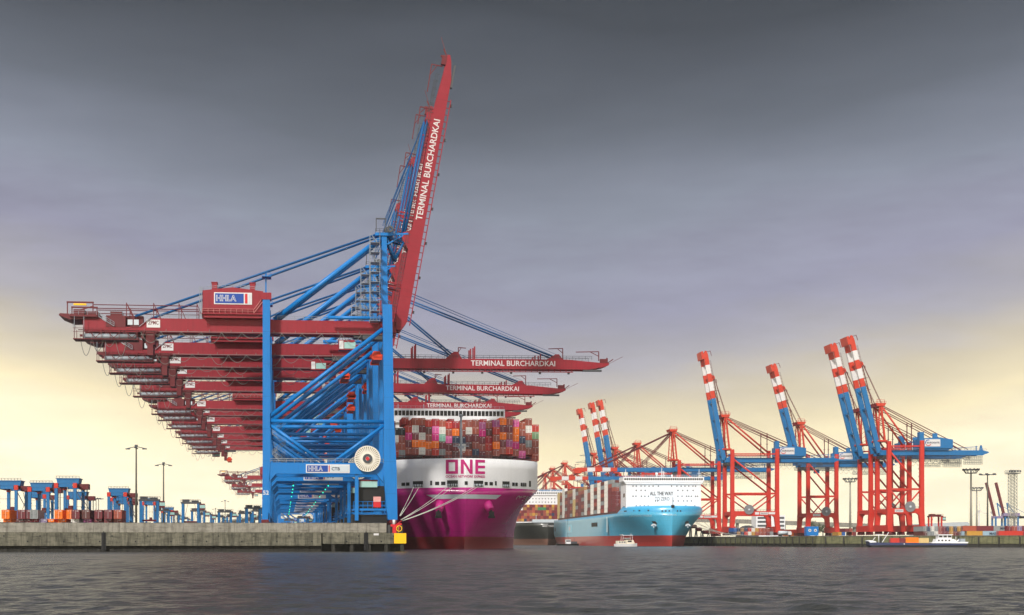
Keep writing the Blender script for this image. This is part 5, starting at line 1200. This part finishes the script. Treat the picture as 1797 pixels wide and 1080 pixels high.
m.build('lattice', MT['dsteel'], b)
for z, ww in ((165, 14), (152, 22), (139, 16)): m = MB(); m.beam((-ww, 0, z), (ww, 0, z), .9); m.beam((-ww, 0, z), (0, 0, z + 4), .4); m.beam((ww, 0, z), (0, 0, z + 4), .4); m.build('cross_arm', MT['dsteel'], b)
for i, (px, py, d, rot, lab) in enumerate(((1718, 897, 3200, 5, 'white wind turbine behind the shorter light mast at right'), (1740, 899, 3400, 340, 'white wind turbine just right of the thin dark mast'))):
    h = HC + (YC - py) * d / F - 7; b = empty('wind_turbine', ((px - XC) * d / F, d, 7), 0, lab, 'wind turbine', 'wind turbines')
    m = MB(); m.tube((0, 0, 0), (0, 0, h), 2.4, 10, 1.3); m.build('tower', MT['lwhite'], b); m = MB(); m.box(-1.6, 1.6, -5, 4, h - 1.6, h + 1.6); m.build('nacelle', MT['lwhite'], b)
    for k_ in range(3): a = R(rot + 90 + 120 * k_); m = MB(); m.beam((0, -5.4, h), (24 * math.cos(a), -5.4, h + 24 * math.sin(a)), 1.3, .5); m.build('blade', MT['lwhite'], b)
for i, (px, lab) in enumerate(((1757, 'far crane with blue frame and raised brown boom, left of two at right edge'), (1774, 'far crane with blue frame and raised brown boom, right of two at right edge'))):
    d = 1700; b = empty('harbour_crane', ((px - XC) * d / F, d, 7), 0, lab, 'gantry crane', 'far cranes with brown booms')
    for x in (-7, 9):
        for y in (0, 10): m = MB(); m.box(x - .9, x + .9, y - .9, y + .9, 0, 28); m.build('leg', MT['eblue'], b)
    m = MB(); m.box(-9, 30, 2, 8, 26, 29); m.box(4, 12, 1, 9, 29, 33); m.build('girder', MT['c lilac'], b)
    m = MB(); m.beam((-6, 5, 28), (-17, 5, 72), 3, 2.4); m.build('boom', MT['red2'], b)
    m = MB(); m.beam((0, 5, 28), (-3, 5, 46), 1.2); m.beam((-3, 5, 46), (10, 5, 29), .8); m.beam((-3, 5, 45), (28, 5, 29), .4); m.build('apex_frame', MT['eblue'], b)
# trees along the far yard
def tree(px, d, h, lab):
    root = empty('tree', ((px - XC) * d / F, d, 7), 0, lab, 'tree', 'trees behind the right yard')
    m = MB(); m.tube((0, 0, 0), (.2, 0, h * .5), h * .045, 7, h * .025)
    for k_ in range(5): a = k_ * 1.3; m.tube((.1, 0, h * .35), (math.cos(a) * h * .25, math.sin(a) * h * .25, h * (.6 + .05 * k_)), h * .02, 5, h * .008)
    m.build('trunk', MT['bark'], root); m = MB(); rn = random.Random(px)
    cl = [(rn.uniform(-.3, .3) * h, rn.uniform(-.3, .3) * h, rn.uniform(.45, .85) * h, rn.uniform(.12, .2) * h) for _ in range(11)]
    for cx, cy, cz, cr_ in cl:
        for _ in range(70):
            v = Vector((rn.gauss(0, 1), rn.gauss(0, 1), rn.gauss(0, 1))).normalized() * cr_ * rn.uniform(.4, 1.1); p = Vector((cx, cy, cz)) + v
            a = Vector((rn.uniform(-1, 1), rn.uniform(-1, 1), rn.uniform(-1, 1))).normalized(); bb = a.orthogonal().normalized(); s = h * .035
            m.add([p + a * s, p + bb * s * .6, p - a * s, p - bb * s * .6], [(0, 1, 2, 3)])
    m.build('crown', MT['leaf'], root)
for px, d, h, lab in ((1432, 1500, 20, 'grey green tree behind the second red crane'), (1444, 1520, 17, 'smaller tree right of the tree behind the second red crane'), (1299, 1560, 13, 'small tree left of the office block'), (1700, 1500, 15, 'tree at the right end of the warehouse'), (1248, 1500, 12, 'low tree just right of the sky blue bow')): tree(px, d, h, lab)

# ------------------------------------------------------------------ boats
bg_ = empty('river_barge', (224, 632, 0), R(-6), 'dark blue inland barge with containers and white wheelhouse in front of right quay wall', 'barge')
NV = hull_paint('navy_hull_paint', rgb(26, 46, 96), .4); BW = MT['white']
def bw(x, y, z): c, s = math.cos(R(-6)), math.sin(R(-6)); return Vector((224 + x * c - y * s, 632 + x * s + y * c, z))
m = MB(); m.prism([(0, .9), (2.5, -.6), (43, -.6), (45.5, .6), (45, 1.0), (2, 1.0)], 0, 6.5); m.m = 1; m.prism([(-.3, 2.9), (.2, .9), (3, 1.0), (44, 1.0), (45.2, 1.5), (44, 1.9), (34, 2.0), (4, 2.3), (1.5, 3.0)], -.05, 6.55); m.build('hull', [MT['black'], NV], bg_)
m = MB(); m.prism([(-.6, 3.0), (.4, 2.2), (3.2, 2.35), (3.0, 2.9), (.6, 3.4)], -.1, 6.6); m.prism([(28.5, 2.0), (28.5, 2.45), (45.4, 2.6), (45.0, 1.9)], -.1, 6.6); m.build('bulwark', BW, bg_)
m = MB(); m.prism([(30.5, 2.4), (40.5, 2.4), (39, 4.0), (31, 4.0)], .6, 6); m.box(32, 38, 1, 5.6, 4.0, 5.9); m.box(31.6, 38.6, .7, 5.9, 5.9, 6.2); wh = m.build('wheelhouse', BW, bg_)
for x in (32.2, 34.2, 36.2): m = MB(); m.box(x, x + 1.6, .9, 1.0, 4.7, 5.6); m.build('window', MT['glass'], wh)
for x in (31.6, 33.2, 34.8, 36.4): m = MB(); m.box(x, x + .8, .5, .6, 2.9, 3.6); m.build('porthole', MT['glass'], wh)
m = MB(); m.tube((5, 3, 2.3), (5, 3, 6.2), .15, 6); m.beam((3.4, 3, 6.1), (7.2, 3, 6.1), .25); m.beam((6.6, 3, 2.4), (9.6, 3, 7.2), .25); m.beam((2, 3, 3), (3.4, 3, 4.8), .2); m.tube((40.5, 3, 2.5), (40.5, 3, 5), .12, 6); m.beam((39.9, 1, 2.5), (41.2, 1, 3.6), .5); m.build('mast', BW, bg_)
m = MB(); m.box(42, 44.2, 1, 5, 1.9, 4.1); m.build('stern_locker', MT['steel'], bg_)
m = MB(); m.tube((16, -.12, 1.6), (16, 0, 1.6), .3, 8); m.build('fender', MT['lwhite'], bg_)
for x, c, lab, L_ in ((10.5, 'red', 'red container at the bow end of the river barge', 4.2), (14.8, 'maroon', 'maroon container beside the orange one on the river barge', 2.4), (17.6, 'orange', 'orange container in the middle of the river barge', 5.9), (23.6, 'cream', 'cream container next to the wheelhouse of the river barge', 4.6)):
    container(c, bw(x, 4.6, 1.95 if c != 'orange' else 2.2), R(-96), lab, 'containers on the river barge', L_=L_, h=2.5)
lo = empty('motor_launch', ((1099 - XC) * 745 / F, 745, 0), R(12), 'white motor launch with tall canopy frame beside the sky blue hull', 'boat')
def boat_hull(L_, W, h, bowx):
    m = MB(); n = 10; rings = []
    for i in range(n + 1):
        t = i / n; x = -L_ / 2 + L_ * t; wv = W / 2 * (1 - max(0, (t - .55) / .45) ** 2); sh = h * (1 + .5 * max(0, t - .5))
        rings.append([(x, -wv, sh), (x + 0, -wv * .8, -.3), (x, wv * .8, -.3), (x, wv, sh)])
    vs = [p for r_ in rings for p in r_]; fs = []
    for i in range(n):
        for k_ in range(4): a = i * 4 + k_; b2 = i * 4 + (k_ + 1) % 4; fs.append((a, b2, b2 + 4, a + 4))
    fs.append((0, 1, 2, 3)); m.add(vs, fs); return m
boat_hull(13, 4.4, 1.5, 0).build('hull', MT['white'], lo)
m = MB(); m.box(-5.6, -1, -1.8, 1.8, 1.5, 3.2); m.prism([(-.6, 1.5), (4.6, 1.5), (3.6, 3.6), (-.6, 3.8)], -1.7, 1.7); m.build('cabin', mat('ivory_paint', rgb(226, 216, 196), .5, .06, 1), lo)
for x in (-5, -3.5, -2.2): m = MB(); m.box(x, x + .9, -1.86, -1.8, 2.1, 2.8); m.build('window', MT['glass'], lo)
m = MB()
for x in (-2.6, 3.2):
    for y in (-1.5, 1.5): m.tube((x, y, 3), (x * .9, y, 6.2), .1, 5)
m.box(-2.9, 3.3, -1.8, 1.8, 6.2, 6.45); m.prism([(-3.2, 6.4), (-2.6, 6.45), (-2.6, 6.7), (-3.4, 6.8)], -1.8, 1.8); m.box(-1.6, 2.2, -1.4, 1.4, 4.6, 4.8); m.tube((2.8, 0, 6.4), (2.8, 0, 7.4), .1, 5); m.rail((-6, -1.9, 1.6), (-1.2, -1.9, 1.6), .8, .9, .05); m.build('canopy_frame', MT['white'], lo)
m = MB(); m.box(.2, 2.6, -1.75, -1.68, 2.5, 3.4); m.box(-.8, 1.6, -1.0, 1.0, 3.8, 4.6); m.build('windscreen', MT['glass'], lo)
tb = empty('work_boat', ((996 - XC) * 985 / F, 985, 0), R(4), 'small dark low work boat under the stern of the sky blue ship', 'boat')
boat_hull(17, 4.6, 1.2, 0).build('hull', MT['black'], tb)
m = MB(); m.box(-1.5, 2.2, -1.4, 1.4, 1.2, 4.2); m.box(-1.7, 2.4, -1.6, 1.6, 4.2, 4.4); m.build('wheelhouse', MT['white'], tb)
m = MB(); m.box(2.6, 7.0, -1.2, 1.2, 1.2, 3.0); m.rail((-8, -2, 1.2), (-1.6, -2, 1.2), 1.1, 1, .08); m.tube((.5, 0, 4.4), (.5, 0, 7.0), .1, 5); m.tube((5, 0, 3), (5.2, 0, 5.4), .12, 5); m.build('deck_gear', MT['dsteel'], tb)
m = MB(); m.box(-1.3, 2.0, -1.46, -1.4, 2.9, 3.8); m.build('window', MT['glass'], tb)
# clutter by the sky blue bow on the right quay
for i, (px, d, lab) in enumerate(((1216, 915, 'dark red winch drum nearest the sky blue hull on the right quay'), (1226, 912, 'dark red winch drum in the middle of the three by the ropes'), (1238, 908, 'dark red winch drum farthest from the sky blue hull'))):
    b = empty('winch', (max(203, (px - XC) * d / F), d, 6.3), .3, lab, 'winch', 'winches by the mooring ropes')
    m = MB(); m.tube((-2, 0, 3 + 2 * (2 - i)), (2, 0, 3 + 2 * (2 - i)), 1.3, 12); m.build('drum', MT['red2'], b)
    m = MB()
    for x in (-2.2, 2.2): m.beam((x - .8, 0, 0), (x, 0, 3 + 2 * (2 - i)), .4); m.beam((x + .8, 0, 0), (x, 0, 3 + 2 * (2 - i)), .4)
    m.build('stand', MT['dsteel'], b)

# ------------------------------------------------------------------ containers: the 300 that show largest stand alone, the far rest is one mass
def shown(bx): return bx[6] * 2.44 / bx[1].y ** 2
keep = sorted(BOXES, key=shown, reverse=True)[:300]; ids = {id(x) for x in keep}
far = [x for x in BOXES if id(x) not in ids]
for color, loc, rz, label, group, L_, h in keep:
    o = link('shipping_container', container_mesh(color, L_, h), None, loc); o.rotation_euler = (0, 0, rz); tag(o, label, 'container', group)
    if 'dark lettering' in label or 'white lettering' in label:
        me = text_mesh('MAERSK', 6.5, 1.3, .02).copy(); me.materials.clear(); me.materials.append(MT['signnavy'])
        t = link('lettering', me, o, (1.30, 6.6, 1.3)); t.rotation_euler = (0, 0, R(90))
mb = MB(); mats = []
def slot(c):
    container_mesh(c, 12.19, 2.59); m_ = MT['c ' + c]
    if m_ not in mats: mats.append(m_)
    return mats.index(m_)
for color, loc, rz, label, group, L_, h in far:
    mb.m = slot(color); n0 = len(mb.v); mb.box(-1.21, 1.21, 0, L_, 0, h - .04); mb.box(-1.1, 1.1, -.03, 0, .2, h - .2); c_, s_ = math.cos(rz), math.sin(rz)
    mb.v[n0:] = [(loc.x + x * c_ - y * s_, loc.y + x * s_ + y * c_, loc.z + z) for x, y, z in mb.v[n0:]]
for x0, x1, y0, y1, n in inner:                                  # the cargo inboard of the port side stacks
    mb.m = slot(('dark brown', 'maroon')[n % 2]); n0 = len(mb.v); mb.box(x0, x1, y0 + .3, y1 - .1, 21.9, 21.9 + 2.62 * n - .2)
    mb.v[n0:] = [tuple(mw(*v)) for v in mb.v[n0:]]
o = mb.build('far_containers', mats); tag(o, 'mass of far stacked containers on the blue and black ships', 'containers', None, 'stuff')

# ------------------------------------------------------------------ haze over the harbour
hm = bpy.data.materials.new('haze'); hm.use_nodes = True; ht = hm.node_tree; ht.nodes.clear()
ho = ht.nodes.new('ShaderNodeOutputMaterial'); pv = ht.nodes.new('ShaderNodeVolumePrincipled')
pv.inputs['Color'].default_value = (.97, .95, .90, 1); pv.inputs['Density'].default_value = .00006; pv.inputs['Anisotropy'].default_value = .2
ht.links.new(pv.outputs[0], ho.inputs['Volume'])
mb = MB(); mb.box(-3200, 3200, -700, 4600, -8, 235); o = mb.build('haze', hm); tag(o, kind='stuff')
